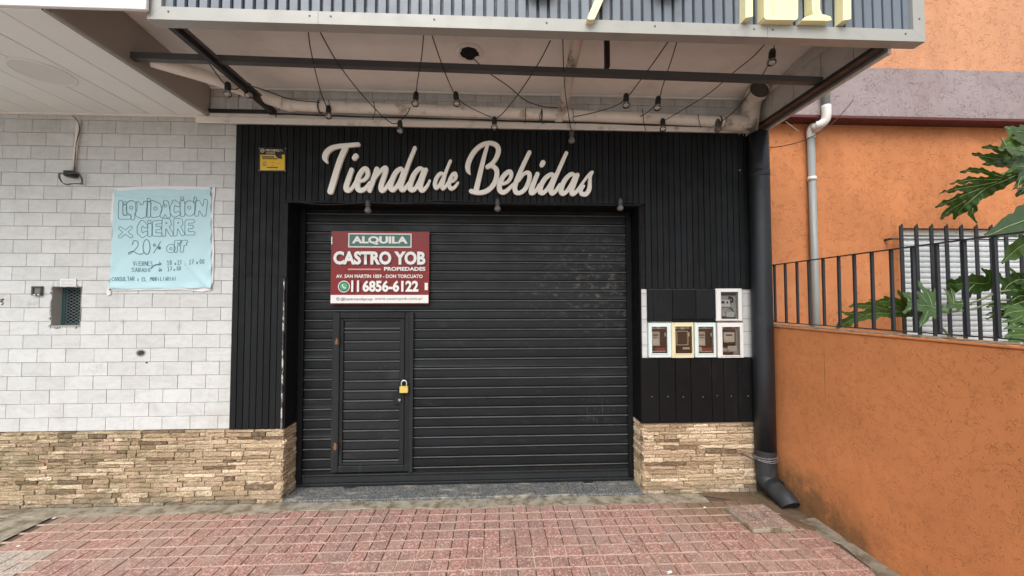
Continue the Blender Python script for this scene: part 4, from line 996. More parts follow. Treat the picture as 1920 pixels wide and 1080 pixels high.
# ================================================================== ELECTRICITY METERS
def Q_(cx, cy, y=-.03): return aty(1190 + cx/6.75, 530 + cy/6.75, y)
def meter(label, rect, frame, style, glassrect):
    fy = -.034
    p, q = Q_(rect[0], rect[3], fy), Q_(rect[2], rect[1], fy); gp, gq = Q_(glassrect[0], glassrect[3], fy), Q_(glassrect[2], glassrect[1], fy)
    t = thing('electricity_meter', ((p.x+q.x)/2, 0, p.z), label, 'electricity meter', 'electricity meters in the wall beside the shutter')
    x0, x1, z0_, z1_ = p.x+.0015, q.x-.0015, p.z+.0015, q.z-.0015; g0, g1, h0, h1 = gp.x, gq.x, gp.z, gq.z
    b = MB(); b.box(x0, g0, fy, -.0015, z0_, z1_, c=.003); b.box(g1, x1, fy, -.0015, z0_, z1_, c=.003); b.box(g0, g1, fy+.0004, -.0015, z0_, h0, c=.002); b.box(g0, g1, fy+.0004, -.0015, h1, z1_, c=.002)
    b.build('frame', M[frame], t)
    e = .006; b = MB(); b.box(g0-e, g0+e*.6, fy-.004, fy+.006, h0-e, h1+e, c=.0015); b.box(g1-e*.6, g1+e, fy-.004, fy+.006, h0-e, h1+e, c=.0015); b.box(g0+e*.6, g1-e*.6, fy-.0036, fy+.006, h0-e, h0+e*.6, c=.0015); b.box(g0+e*.6, g1-e*.6, fy-.0036, fy+.006, h1-e*.6, h1+e, c=.0015)
    b.build('pane_frame', M[frame], t)
    bx('back_plate', M['meter_back_grey' if style in (4, 5) else 'meter_back'], t, g0-.004, g1+.004, -.0014, .010, h0-.004, h1+.004)
    bx('pane', M['glass'], t, g0+.002, g1-.002, fy-.001, fy+.001, h0+.002, h1-.002)
    W, H = g1-g0, h1-h0
    def rb(name, m, u0, v0, u1, v1, d, c=.0015, par=t): return bx(name, M[m], par, g0+u0*W, g0+u1*W, -.002-d, -.0016, h0+v0*H, h0+v1*H, c=c)
    if style in (1, 3):
        rb('clip', 'meter_body', .05, .90, .95, .95, .010); rb('clip', 'meter_label', .38, .90, .62, .985, .014)
        m = rb('meter_body', 'meter_body', .06, .28, .56 if style == 1 else .50, .80, .022, .004); bx('label', M['meter_label'], m, g0+.10*W, g0+.48*W, -.0252, -.0243, h0+.33*H, h0+.52*H); bx('dial', M['meter_dark'], m, g0+.12*W, g0+.44*W, -.0252, -.0243, h0+.66*H, h0+.70*H)
        bx('dial', M['meter_dark'], m, g0+.14*W, g0+.38*W, -.0252, -.0243, h0+.58*H, h0+.60*H)
        rb('breaker', 'meter_red', .30, .10, .92, .20, .016); rb('breaker_rail', 'meter_body', .06, .05, .95, .09, .010); rb('terminal', 'meter_label', .90, .62, .97, .76, .012)
        if style == 3: rb('breaker', 'meter_body', .10, .08, .30, .24, .018)
    elif style == 2:
        rb('clip', 'meter_body', .05, .90, .36, .96, .010); rb('clip', 'meter_label', .40, .88, .62, .98, .014); rb('clip', 'meter_body', .66, .90, .95, .96, .010)
        b = MB()
        for u0, v0, u1, v1 in ((.16,.30,.20,.82),(.80,.30,.84,.82),(.201,.30,.799,.325),(.201,.795,.799,.82)): b.box(g0+u0*W, g0+u1*W, -.014, -.0016, h0+v0*H, h0+v1*H)
        b.build('inner_frame', M['frame_cream'], t); rb('breaker', 'meter_dark', .16, .12, .50, .24, .012); rb('breaker', 'frame_white', .50, .155, .90, .225, .018); rb('terminal', 'meter_label', .84, .62, .92, .76, .012)
    elif style == 5:
        rb('dark_cover', 'meter_dark', .05, .86, .95, .97, .008); m = rb('meter_body', 'meter_label', .06, .45, .58, .70, .022, .003); bx('dial', M['meter_dark'], m, g0+.09*W, g0+.26*W, -.0252, -.0243, h0+.57*H, h0+.66*H); bx('dial', M['meter_dark'], m, g0+.37*W, g0+.46*W, -.0252, -.0243, h0+.57*H, h0+.65*H)
        ps = [(g0+.55*W, -.014, h0+.80*H), (g0+.75*W, -.016, h0+.76*H), (g0+.70*W, -.016, h0+.62*H), (g0+.52*W, -.014, h0+.70*H)]; MB().tube(spline(ps, 4), .007, 6).build('cable', M['meter_dark'], t)
        MB().tube(spline([(g0+.58*W, -.012, h0+.42*H), (g0+.72*W, -.016, h0+.36*H), (g0+.86*W, -.014, h0+.12*H)], 4), .004, 6).build('cable', M['meter_dark'], t)
        rb('breaker', 'frame_white', .38, .08, .82, .27, .020, .003); rb('terminal', 'meter_body', .16, .12, .36, .20, .014); rb('dark_cover', 'meter_dark', .05, .03, .92, .09, .008)
    elif style == 4:
        rb('dark_cover', 'meter_dark', .30, .93, .66, .99, .008); rb('meter_cover', 'meter_back', .08, .36, .84, .90, .010, .004)
        m = rb('meter_body', 'meter_label', .16, .46, .74, .80, .022, .004); bx('dial', M['meter_dark'], m, g0+.26*W, g0+.60*W, -.0252, -.0243, h0+.68*H, h0+.725*H)
        rb('terminal', 'frame_white', .18, .45, .40, .55, .024); rb('cable_clip', 'meter_dark', .08, .28, .80, .40, .016); rb('breaker', 'frame_white', .36, .13, .84, .33, .022, .003); rb('terminal', 'meter_body', .12, .14, .34, .24, .014); rb('dark_cover', 'meter_dark', .05, .03, .70, .10, .008)
meter('mint framed electricity meter with red breaker, beside the left tile strip', (182, 507, 465, 952), 'frame_mint', 1, (215, 553, 415, 900))
meter('yellowish cream framed meter box with an empty looking dark inside', (472, 503, 748, 956), 'frame_cream', 2, (512, 550, 728, 902))
meter('mint framed electricity meter with red breaker next to the white framed box', (765, 505, 1030, 950), 'frame_mint', 3, (805, 553, 1000, 900))
meter('white framed electricity meter in the lower row nearest the dark downpipe', (1056, 505, 1378, 955), 'frame_white', 4, (1108, 555, 1335, 925))
meter('white framed electricity meter alone in the upper row, above the other boxes', (1035, 72, 1360, 488), 'frame_white', 5, (1090, 112, 1312, 466))
cov = [('black painted blank meter cover beside the left tile strip', (166, 86, 478, 490), 0), ('black painted blank meter cover in the middle of its row of three', (484, 88, 768, 462), 1), ('black painted blank meter cover touching the white upper meter', (780, 86, 1028, 462), 2)]
for lb, c, k in cov:
    p, q = Q_(c[0], c[3], -.02), Q_(c[2], c[1], -.02)
    t = thing('meter_cover', ((p.x+q.x)/2, 0, p.z), lb, 'meter cover', 'black blank meter covers')
    bx('cover_plate', M['slat'], t, p.x, q.x, (-.020, -.026, -.023)[k], -.0015, p.z, q.z, c=.004)
    if k: bx('cover_lip', M['board'], t, p.x, q.x, -.016, -.0015, p.z-.026, p.z-.002, c=.003)
    else: bx('cover_seam', M['board'], t, p.x+.045, p.x+.049, -.022, -.0195, p.z+.01, q.z-.01)
mbk = thing('meter_niche_backing', (1.65, 0, 1.1), 'dirty cream mortar bed behind the electricity meters', 'backing')
bx('mortar_bed', M['cement'], mbk, 1.2485, 2.0515, -.0013, .0115, 1.086, 1.654)
"""end p3"""
# ================================================================== LEFT WALL DETAILS
ni = thing('barred_niche', ((NX0+NX1)/2, .05, NZ0), 'small wall opening with teal wire grille in the white tiles', 'wall niche')
b = MB(); t_ = .0015
b.box(NX0, NX0+t_, -.001, .118, NZ0, NZ1); b.box(NX1-t_, NX1, -.001, .118, NZ0, NZ1); b.box(NX0+t_, NX1-t_, -.001, .118, NZ1-t_, NZ1); b.box(NX0+t_, NX1-t_, -.001, .118, NZ0, NZ0+.010)
b.build('reveal', M['niche_grey'], ni)
bx('back', M['dark'], ni, NX0+.002, NX1-.002, .110, .1185, NZ0+.010, NZ1-.002)
gx0, gx1, gz0, gz1, gy = NX0+.004, NX1-.003, NZ0+.012, NZ1-.004, .072
b = MB(); fw = .012; b.box(gx0, gx0+.022, gy-.006, gy+.006, gz0, gz1, c=.002); b.box(gx1-fw, gx1, gy-.006, gy+.006, gz0, gz1, c=.002); b.box(gx0+.022, gx1-fw, gy-.0055, gy+.006, gz1-fw, gz1, c=.002); b.box(gx0+.022, gx1-fw, gy-.0055, gy+.006, gz0, gz0+fw, c=.002)
b.build('grille_frame', M['teal'], ni)
b = MB(); nc, nr = 4, 11
for r_ in range(nr):
    for c in range(nc):
        xa, xb = gx0+.02+(gx1-gx0-.03)*c/nc, gx0+.02+(gx1-gx0-.03)*(c+1)/nc; za, zb = gz0+.01+(gz1-gz0-.02)*r_/nr, gz0+.01+(gz1-gz0-.02)*(r_+1)/nr; xm, zm = (xa+xb)/2, (za+zb)/2
        for p, q in (((xa, zm), (xm, zb)), ((xm, zb), (xb, zm)), ((xb, zm), (xm, za)), ((xm, za), (xa, zm))): b.tube([(p[0], gy, p[1]), (q[0], gy, q[1])], .0016, 4, False)
b.build('wire_mesh', M['mesh_metal'], ni)
b = MB(); r = random.Random(3)
for k in range(26):
    s_ = r.random(); x, z = (NX0-.004+r.uniform(-.006, .005), NZ0+r.random()*(NZ1-NZ0)) if s_ < .6 else (NX0+r.random()*(NX1-NX0), (NZ0-.003) if s_ < .8 else NZ1+.006); d = r.uniform(.004, .010)
    b.box(x-d*.6, x+d*.6, -.006-r.random()*.004, .002, z-d, z+d, c=.0015)
b.build('broken_edge', M['niche_grey'], ni)
p, q = aty(113, 537.5, -.006), aty(143, 523, -.006)
no = thing('paper_notice', ((p.x+q.x)/2, -.006, p.z), 'small white printed paper notice above the barred wall opening', 'notice')
bx('paper', M['paper'], no, p.x, q.x, -.008, -.0025, p.z, q.z)
b = MB(); r = random.Random(8)
for k in range(5):
    zz = q.z - .009 - k*.011; x = p.x+.008
    while x < q.x-.012: w_ = r.uniform(.006, .02); b.box(x, min(x+w_, q.x-.008), -.0088, -.0083, zz-.003, zz); x += w_+.005
b.build('small_print', M['grey_print'], no)
p, q = aty(57.5, 554, -.02), aty(76.6, 536.5, -.02)
ib = thing('doorbell_box', ((p.x+q.x)/2, 0, p.z), 'small dark square bell box on the white tiles left of the barred opening', 'doorbell')
b = MB(); b.box(p.x, q.x, -.003, .0, p.z, q.z, c=.001); b.box(p.x, p.x+.014, -.022, -.0035, p.z, q.z, c=.003); b.box(p.x+.0145, q.x, -.022, -.0035, q.z-.012, q.z, c=.003); b.box(q.x-.008, q.x, -.022, -.0035, p.z+.012, q.z-.0125, c=.003); b.box(p.x+.0145, q.x, -.021, -.0035, p.z, p.z+.0115, c=.002)
b.build('housing', simple('grey_green_box', (0.09, 0.095, 0.085), 0.6, .3, 30), ib)
bx('faceplate', simple('grey_faceplate', (0.17, 0.17, 0.155), 0.6, .4, 40), ib, p.x+.0145, q.x-.0085, -.012, -.0035, p.z+.0125, q.z-.0125, c=.002)
for k in (0, 1): bx('button', M['frame_white'], ib, p.x+.022+k*.03, p.x+.036+k*.03, -.0235, -.0215, p.z+.002, p.z+.010)
b = MB()
def GR(x, y): p_ = aty(x/7.715, 500+y/7.715, 0); return p_.x, p_.z
def flat_ribbon(b, pts, w, y):
    for p, q in zip(pts[:-1], pts[1:]):
        d = Vector((q[0]-p[0], q[1]-p[1])); L = max(d.length, 1e-6); d /= L; nn = Vector((-d.y, d.x))*w/2; e = d*w*.3
        b.add([(p[0]-e.x-nn.x, y, p[1]-e.y-nn.y), (q[0]+e.x-nn.x, y, q[1]+e.y-nn.y), (q[0]+e.x+nn.x, y, q[1]+e.y+nn.y), (p[0]-e.x+nn.x, y, p[1]-e.y+nn.y)], [(0, 1, 2, 3)])
flat_ribbon(b, [GR(*p) for p in spline([(-60,470),(0,480),(45,465),(50,480),(10,505),(40,510),(48,535),(25,552)], 5)], .006, -.0016)
gm = b.build('graffiti_mark', M['black_print'], None); tag(gm, 'small hand painted digit on a white tile at the left end', 'graffiti')
# broken wall lamp with its conduit
c0, c1 = aty(147, 225, -.02), aty(136, 322, -.02)
lamp = thing('wall_lamp', (c1.x, -.02, c1.z), 'broken lamp holder hanging on a pale conduit from the soffit over the white tiles', 'lamp')
MB().tube([(c0.x, -.016, c0.z), (c0.x-.004, -.016, c0.z-.04), (c1.x, -.016, c1.z)], .011, 10).build('conduit', M['pvc'], lamp, True)
w0 = aty(138, 213, -.02); MB().tube(spline([(w0.x-.01, -.02, 3.0), (w0.x+.035, -.03, w0.z-.05), (c0.x+.014, -.022, c0.z-.07), (c1.x+.020, -.022, (c0.z+c1.z)/2), (c1.x+.016, -.022, c1.z)], 5), .0026, 6).build('cable', M['wire'], lamp)
MB().lathe((c1.x, -.03, c1.z), (0, 0, -1), [(0, .025), (.005, .040), (.035, .042), (.045, .030), (.046, 0)], 14).build('lamp_holder', M['socket'], lamp)
b = MB(); z_ = c1.z-.058
for k, (ra, tl) in enumerate(((.085, .0), (.075, .02))): b.tube([(c1.x+.005+ra*math.cos(a), -.035-.03*math.sin(a), z_+.04*math.sin(a+tl*9)+.012*math.sin(3*a)) for a in [2*math.pi*i/20 for i in range(21)]], .003, 5, False)
b.build('guard_wire', M['steel'], lamp)
# black cable stubs and a pole number nothing else

# ================================================================== LEFT SOFFIT
SX, SZ, SFY = -2.272, 3.020, -1.14
sof = thing('boarded_soffit', (-4, -.5, SZ), 'white boarded soffit over the tiled wall left of the canopy', 'soffit')
x = SX - .009; BWd = .2145; k = 0
while x > -7.5:
    bx('soffit_board', M['soffit'], sof, x-BWd+.008, x, SFY, -.003, SZ + random.uniform(-.001, .001), SZ+.02, c=.002); x -= BWd
bx('void', M['dark'], sof, -7.5, SX-.022, SFY+.01, -.003, SZ+.0215, SZ+.45)
bx('edge_gap', M['dark'], sof, SX-.0088, SX-.003, SFY, -.003, SZ+.0015, SZ+.022)
bx('edge_trim', M['trim'], sof, SX-.0028, SX+.012, SFY, -.003, SZ-.001, SZ+.022, c=.002)
bx('edge_groove', M['taupe'], sof, SX+.0125, SX+.020, SFY+.02, -.003, SZ+.004, SZ+.03)
bx('side_panel', M['taupe'], sof, SX-.021, SX+.004, SFY+.002, -.003, SZ+.0225, 3.50)
bx('front_board', M['frame_white'], sof, -7.5, aty(277, 17, -1.15).x, SFY-.020, SFY-.001, SZ+.004, 3.52, c=.003)
c = atz(80, 135, SZ); b = MB(); ro = .145
b.tube([(c.x+ro*math.cos(a), c.y+ro*math.sin(a), SZ-.004) for a in [2*math.pi*i/40 for i in range(41)]], .008, 6, False)
dl_ = thing('ceiling_lamp', (c.x, c.y, SZ), 'round white flush lamp disc set in the boarded soffit', 'ceiling lamp')
b.build('rim', M['soffit'], dl_, True)
MB().add([(c.x+ro*math.cos(a), c.y+ro*math.sin(a), SZ-.005) for a in [2*math.pi*i/40 for i in range(40)]], [tuple(range(40))[::-1]]).build('diffuser', M['frame_white'], dl_)

# ================================================================== CANOPY
FY = -1.12
f0, f1 = aty(279, 45, FY), aty(1731, 75, FY); FX0, FX1 = f0.x, f1.x; FB = (f0.z+f1.z)/2
can = thing('canopy', ((FX0+FX1)/2, -.55, FB), 'entrance canopy with slate blue ribbed fascia and pale grey trim', 'canopy')
TW = 0.068; FTOP = 3.72
roll = (aty(1731, 75, FY).z - aty(279, 45, FY).z)/(FX1-FX0)
RX = 2.252; CE = 3.295
# ribbed sheets
fx0, fx1 = FX0+.060, FX1-.060; nf = int(round((fx1-fx0)/.0568)); fw = (fx1-fx0)/nf
fm = MB(); w2 = fw/2; prof = [(-w2+.011, .015), (-w2+.012, .004), (-w2+.015, .0), (w2-.004, .0), (w2-.0005, .012)]
for zz in (FB+.060, FTOP): fm.v += [(x, FY+.004+y, zz) for x, y in prof]
fm.f += [(i, i+1, 5+i+1, 5+i) for i in range(4)]
fme = fm.mesh('fascia_rib'); fme.materials.append(M['fascia'])
for k in range(nf): obj('fascia_rib', fme, None, can, (fx0+(k+.5)*fw, 0, random.uniform(-.001, .001)))
bx('fascia_back', M['fascia_back'], can, FX0+.01, FX1-.01, FY+.0205, FY+.10, FB+.055, FTOP)
def trim_strip(name, x0, x1, z0_, z1_, par=can): return bx(name, M['trim'], par, x0, x1, FY-.012, FY+.052, z0_, z1_, c=.003)
cuts = [FX0, aty(598, 50, FY).x, aty(1436, 65, FY).x, FX1]
for a, b_ in zip(cuts[:-1], cuts[1:]):
    m = MB(); e0 = TW if a == FX0 else 0; e1 = TW if b_ == FX1 else 0; g = .0008
    v = [(a+g, FY-.012, FB), (b_-g, FY-.012, FB), (b_-e1-g, FY-.012, FB+TW), (a+e0+g, FY-.012, FB+TW), (a+g, FY+.052, FB), (b_-g, FY+.052, FB), (b_-e1-g, FY+.052, FB+TW), (a+e0+g, FY+.052, FB+TW)]
    m.add(v, [(0,1,2,3), (1,0,4,5), (7,6,5,4), (3,2,6,7), (0,3,7,4), (2,1,5,6)])
    m.build('bottom_trim', M['trim'], can)
for a, s_ in ((FX0, 1), (FX1, -1)):
    m = MB(); g = .001
    v = [(a, FY-.0115, FB+g), (a+s_*TW, FY-.0115, FB+TW+g), (a+s_*TW, FY-.0115, FTOP), (a, FY-.0115, FTOP)]; v += [(x, FY+.052, z) for x, y, z in v]
    f = [(0,1,2,3), (4,7,6,5), (0,4,5,1), (1,5,6,2), (3,7,4,0)]
    if s_ < 0: f = [q[::-1] for q in f]
    m.add(v, f).build('side_trim', M['trim'], can)
for px in (315, 580, 620, 814, 1025, 1228, 1414, 1449, 1698):
    p = aty(px, 42+ (px-300)*.0185, FY-.012); MB().lathe((p.x, FY-.012, FB+TW*.62), (0, -1, 0), [(0, .0055), (.002, .005), (.003, 0)], 8).build('rivet', M['steel'], can)
for zz in (FB+.13,): MB().lathe((FX1-.032, FY-.0115, zz), (0, -1, 0), [(0, .0055), (.002, .005), (.003, 0)], 8).build('rivet', M['steel'], can)
# ceiling slab, back lip, side panels
V = [(SX+.005, -.003, CE-.03), (RX-.05, -.003, CE-.03), (RX-.05, FY+.06, CE+.06), (SX+.005, FY+.06, CE+.06)]
ce = MB(); ce.v = V + [(x, y, z+.06) for x, y, z in V]; ce.f = [(0,1,2,3)[::-1], (4,5,6,7), (0,4,5,1)[::-1], (1,5,6,2)[::-1], (2,6,7,3)[::-1], (3,7,4,0)[::-1]]
ce.f[0] = (3, 2, 1, 0); ce.build('ceiling', M['ceiling'], can)
bx('cornice', M['ceiling'], can, SX+.01, RX-.055, -.020, -.0035, CE-.048, CE-.031, c=.004)
pe = [-.003, -.20, -.42, -.66, -.90, FY+.06]
for a, b_ in zip(pe[:-1], pe[1:]): bx('side_panel', M['panel'], can, RX-.049, RX-.030 + random.uniform(-.003, .003), b_+.002, a-.002, FB+.02, CE+.10, c=.002)
b = MB(); b.box(RX-.085, RX-.0495, FY+.055, -.003, CE-.075, CE-.05, c=.003); b.build('corner_batten', M['panel'], can)
# right hand edge: angle iron and sheet lip
b = MB(); b.box(RX-.085, RX-.028, FY+.053, -.004, FB-.006, FB+.019, c=.003); b.build('edge_beam', M['blacksteel'], can)
b = MB(); b.box(RX-.0275, RX-.004, FY+.053, -.004, FB-.016, FB+.03, c=.003); b.build('edge_lip', M['steel'], can)
b = MB(); b.box(RX-.0035, RX+.016, FY+.053, -.004, FB-.030, FB+.38, c=.003); b.build('edge_sheet', M['panel'], can)
# steel beams
p, q = aty(240, 106, -.66), aty(1556, 153, -.66)
bm = MB(); hb = .020
for i, u in enumerate((0, 1)):
    x, z = (p.x, p.z) if i == 0 else (q.x, q.z); bm.v += [(x, -.66-hb, z-hb), (x, -.66+hb, z-hb), (x, -.66+hb, z+hb), (x, -.66-hb, z+hb)]
bm.f = [(0,1,5,4), (1,2,6,5), (2,3,7,6), (3,0,4,7), (3,2,1,0), (4,5,6,7)]
bm.build('cross_beam', M['steel'], can)
dz = aty(513, 213, -.02)
bd = MB(); bd.box(dz.x-.018, dz.x+.018, FY+.053, -.004, dz.z-.012, dz.z+.036, c=.003); bd.build('side_beam', M['blacksteel'], can)
bx('side_beam_flange', M['steel'], can, dz.x+.019, dz.x+.045, FY+.053, -.25, dz.z+.020, dz.z+.026)
bx('wall_angle', M['blacksteel'], can, SX+.012, dz.x-.019, -.030, -.0235, dz.z-.004, dz.z+.026)
p = aty(1141, 100, -.72); bx('hanger', M['blacksteel'], can, p.x-.016, p.x+.016, -.70, -.668, aty(1141, 128, -.66).z-.012, CE+.03, c=.002)
# hole in the ceiling
def ceil_z(y): return CE-.03 + (-.003-y)/(FY+.063)*(-1)*.09 if False else CE-.03 + (y+.003)/(FY+.063)*.09
hx = None
for yy in np.linspace(-.1, -1.0, 200):
    p = aty(880, 99, yy)
    if p.z < ceil_z(yy): hx = p; break
    hx = p
hx = min((aty(880, 99, yy) for yy in np.linspace(-.1, -1.05, 300)), key=lambda p: abs(p.z-ceil_z(p.y)))
print('hole', hx)
b = MB(); r = random.Random(2)
ro = [.062+r.uniform(-.008, .012) for _ in range(20)]
b.add([(hx.x+ro[k]*math.cos(a), hx.y+ro[k]*math.sin(a), ceil_z(hx.y+ro[k]*math.sin(a))-.0035) for k, a in enumerate([2*math.pi*i/20 for i in range(20)])], [tuple(range(20))[::-1]])
b.build('ceiling_hole', M['dark'], can)
b = MB(); b.tube([(hx.x+.085*math.cos(a), hx.y+.085*math.sin(a), ceil_z(hx.y+.085*math.sin(a))-.002) for a in [2*math.pi*i/24 for i in range(25)]], [.014+r.uniform(-.004, .006) for _ in range(25)], 6, False); b.build('hole_rim', M['ceiling'], can, True)
# raised acrylic shapes on the fascia, their upper parts above the picture edge
fs = thing('fascia_sign', (aty(1300, 10, FY).x, FY-.02, FB+.09), 'pale yellow raised letters and drinking glass shapes on the canopy fascia', 'sign')
LY0, LY1 = FY-.050, FY+.003
def fpx(x, y): p_ = aty(960+x*.40625, y*.40625, LY0); return p_.x, p_.z
def fprism(name, pts, mat='yellow', y0=LY0, y1=LY1): return MB().prism(pts, y0, y1).build(name, M[mat], fs)
def up(pts_px, top): return pts_px
fprism('letter', [fpx(347, 84), fpx(352, 70), fpx(395, -30), fpx(440, -140), fpx(480, -140), fpx(425, -10), fpx(385, 80), fpx(378, 89), fpx(355, 90)])
for cx in (135, 725):
    st = [[(*fpx(cx-60, -95), .022), (*fpx(cx-25, -62), .024), (*fpx(cx+25, -62), .024), (*fpx(cx+60, -95), .022)], [(*fpx(cx-60, -95), .022), (*fpx(cx-60, -150), .02)], [(*fpx(cx+60, -95), .022), (*fpx(cx+60, -150), .02)]]
    V, F, E = region(st, .006); m = MB(); nV = len(V); m.v = [(x, LY0, z) for x, z, d in V] + [(x, LY1, z) for x, z, d in V]; m.f = list(F) + [(b2, a, a+nV, b2+nV) for a, b2 in E]; m.build('letter', M['yellow'], fs)
fprism('bar', [fpx(1078, 82), fpx(1112, 76), fpx(1112, -140), fpx(1078, -140)]); fprism('bar', [fpx(1528, 94), fpx(1565, 88), fpx(1565, -140), fpx(1528, -140)])
fprism('tumbler', [fpx(1163, 78), fpx(1172, 90), fpx(1310, 92), fpx(1320, 82), fpx(1322, -110), fpx(1163, -110)])
fprism('tumbler_line', [fpx(1203, 58), fpx(1208, 58), fpx(1208, -60), fpx(1203, -60)], 'frame_cream', LY0-.003, LY0-.0005)
fprism('wine_glass', [fpx(1337, 94), fpx(1350, 80), fpx(1390, 66), fpx(1385, 40), fpx(1383, -60), fpx(1340, -110), fpx(1340, -170), fpx(1465, -170), fpx(1465, -110), fpx(1423, -60), fpx(1422, 40), fpx(1430, 64), fpx(1470, 76), fpx(1476, 90), fpx(1468, 95)])
fprism('wine_glass_line', [fpx(1402, 55), fpx(1406, 55), fpx(1406, -50), fpx(1402, -50)], 'frame_cream', LY0-.003, LY0-.0005)

# ================================================================== WHITE DRAIN PIPES UNDER THE CANOPY
PYW = -.085
dp = thing('drain_pipe', (.3, PYW, 3.08), 'dirty white drain pipe running along the wall top under the canopy', 'pipe')
rp = .041
cl = [aty(283, 113, -.60), aty(400, 148, -.42), aty(470, 174, -.24), aty(520, 191, -.12), aty(560, 198, PYW), aty(780, 206, PYW), aty(1040, 215, PYW), aty(1240, 223, PYW), aty(1392, 231, PYW)]
MB().tube(spline(cl, 4), rp, 14).build('main_pipe', M['pvc'], dp, True)
for px in (545, 1048): p = aty(px, 198+(px-560)*.0395, PYW); MB().tube([(p.x-.03, PYW, p.z), (p.x+.03, PYW, p.z)], rp+.005, 14).build('coupling', M['pvc'], dp, True)
pe_ = aty(1375, 230.5, PYW); MB().tube([(pe_.x-.09, PYW, pe_.z), (pe_.x-.085, PYW, pe_.z), (pe_.x+.03, PYW, pe_.z-.002), (pe_.x+.09, PYW, pe_.z-.004)], [rp, .062, .066, .07], 16).build('tee_joint', M['stained_pipe'], dp, True)
el = [aty(1402, 248, PYW), aty(1405, 225, PYW), aty(1408, 200, PYW-.01), aty(1413, 182, PYW-.05), aty(1422, 170, PYW-.12)]
MB().tube(spline(el, 5), .070, 18, False).build('elbow', M['stained_pipe'], dp, True)
e2 = aty(1424, 168, PYW-.14); d_ = (aty(1424, 167, PYW-.14)-aty(1414, 180, PYW-.06)).normalized()
MB().tube([e2-d_*.035, e2+d_*.012], .078, 18, False).build('elbow_rim', M['stained_pipe'], dp, True)
MB().lathe(e2-d_*.012, d_, [(0, .0775), (.001, 0)], 18).build('elbow_mouth', simple('elbow_inside', (.11, .095, .08), .9, .5, 12), dp)
a_, b_ = aty(1053, 214, PYW), aty(1082, 74, -.78)
MB().tube([a_, a_+(b_-a_)*.06, b_, b_+(b_-a_)*.3], [.040, .036, .036, .036], 14).build('branch_pipe', M['stained_pipe'], dp, True)
for px in (600, 1015, 1348): p = aty(px, 199+(px-560)*.039, PYW); MB().tube([(p.x+.0, PYW+.044*math.cos(a), p.z+.046*math.sin(a)) for a in [2*math.pi*i/14 for i in range(15)]], .006, 6, False).build('clamp', M['steel'], dp)
r = random.Random(31)
for px in (618, 702, 985, 1014, 1075, 1206, 1310):      # twisted tie wires holding the cables to the pipe
    p = aty(px, 199+(px-560)*.039, PYW-.05); x = p.x; MB().tube(spline([(x+r.uniform(-.01, .01), PYW-.05, p.z+r.uniform(.05, .11)), (x, PYW-.052, p.z+.02), (x+r.uniform(-.012, .012), PYW-.052, p.z-.02), (x+r.uniform(-.02, .02), PYW-.05, p.z-r.uniform(.05, .1))], 4), .0028, 5).build('tie_wire', M['wire'], dp)
# thin cables along the ledge
for k, (y_, s_) in enumerate(((-.046, 0), (-.050, .016), (-.044, .03))):
    pts = []; r = random.Random(k)
    for px in range(505, 1400, 60):
        p = aty(px, 214+(px-505)*.0285, y_); pts.append((p.x, y_, p.z + s_*.5 - .006*k + r.uniform(-.004, .004)))
    w_ = MB().tube(spline(pts, 3), .0045, 6).build('wall_cable', M['wire'], None)
    tag(w_, ('lowest', 'middle', 'uppermost')[k if k < 3 else 2] + ' of the three thin black cables along the wall ledge above the cladding', 'cable', 'cables along the ledge')

# ================================================================== STRING LIGHTS
YF = FY+.07
def wire(pts, label, r=.0034):
    P = [aty(a, b_, y) for a, b_, y in pts]
    w_ = MB().tube(spline([tuple(p) for p in P], 6) if len(P) > 2 else P, r, 6).build('light_cable', M['wire'], None, True)
    return tag(w_, label, 'cable', 'black cables of the string lights')
wire([(577, 50, YF), (582, 90, -.85), (594, 145, -.5), (604, 180, -.25), (615, 206, -.14)], 'black bulb cable falling steeply from the fascia left end to the wall pipe')
wire([(594, 48, YF), (625, 105, -.85), (655, 148, -.6), (690, 190, -.36), (722, 222, -.2), (742, 232, -.16), (762, 215, -.14), (769, 202, -.14)], 'long black cable slanting from the fascia to the bulb left of the T letter top')
wire([(795, 60, YF), (790, 110, -.85), (783, 150, -.5), (780, 178, -.35)], 'short straight black cable dropping to the bulb above the letter n')
wire([(808, 60, YF), (823, 105, -.85), (840, 150, -.55), (855, 180, -.34), (872, 196, -.22), (903, 212, -.14), (922, 220, -.14)], 'black cable running from the fascia through the bulb near the pipe centre')
wire([(1032, 76, YF), (1010, 118, -.85), (975, 172, -.45), (945, 210, -.22), (931, 222, -.16)], 'black cable slanting down leftward from the fascia to the middle bulb')
wire([(886, 108, hx.y), (915, 135, -.55), (955, 163, -.35), (985, 188, -.17), (1020, 200, -.14), (1060, 203, -.13)], 'thin black cable drooping out of the ceiling hole to the pipe')
wire([(1055, 72, YF), (1057, 130, -.7), (1060, 175, -.4), (1066, 215, -.2), (1071, 247, -.13)], 'black cable hanging straight beside the slanted branch pipe')
wire([(1254, 76, YF), (1225, 118, -.8), (1195, 158, -.5), (1177, 181, -.38), (1155, 198, -.25), (1110, 212, -.15), (1076, 219, -.14)], 'black cable from the fascia through the left bulb of the right hand pair')
wire([(1270, 76, YF), (1258, 115, -.8), (1243, 160, -.5), (1235, 186, -.36), (1220, 206, -.2), (1200, 219, -.14)], 'black cable from the fascia to the right bulb of the right hand pair')
wire([(1437, 80, YF), (1410, 108, -.85), (1373, 138, -.62), (1330, 175, -.4), (1285, 203, -.24), (1248, 225, -.16)], 'long black cable slanting from the right fascia down to the ledge bulb')
wire([(1454, 78, YF), (1449, 97, -.85), (1444, 112, -.75), (1425, 148, -.5), (1380, 205, -.2), (1345, 234, -.13)], 'black cable through the bulb hanging at the right end of the canopy')
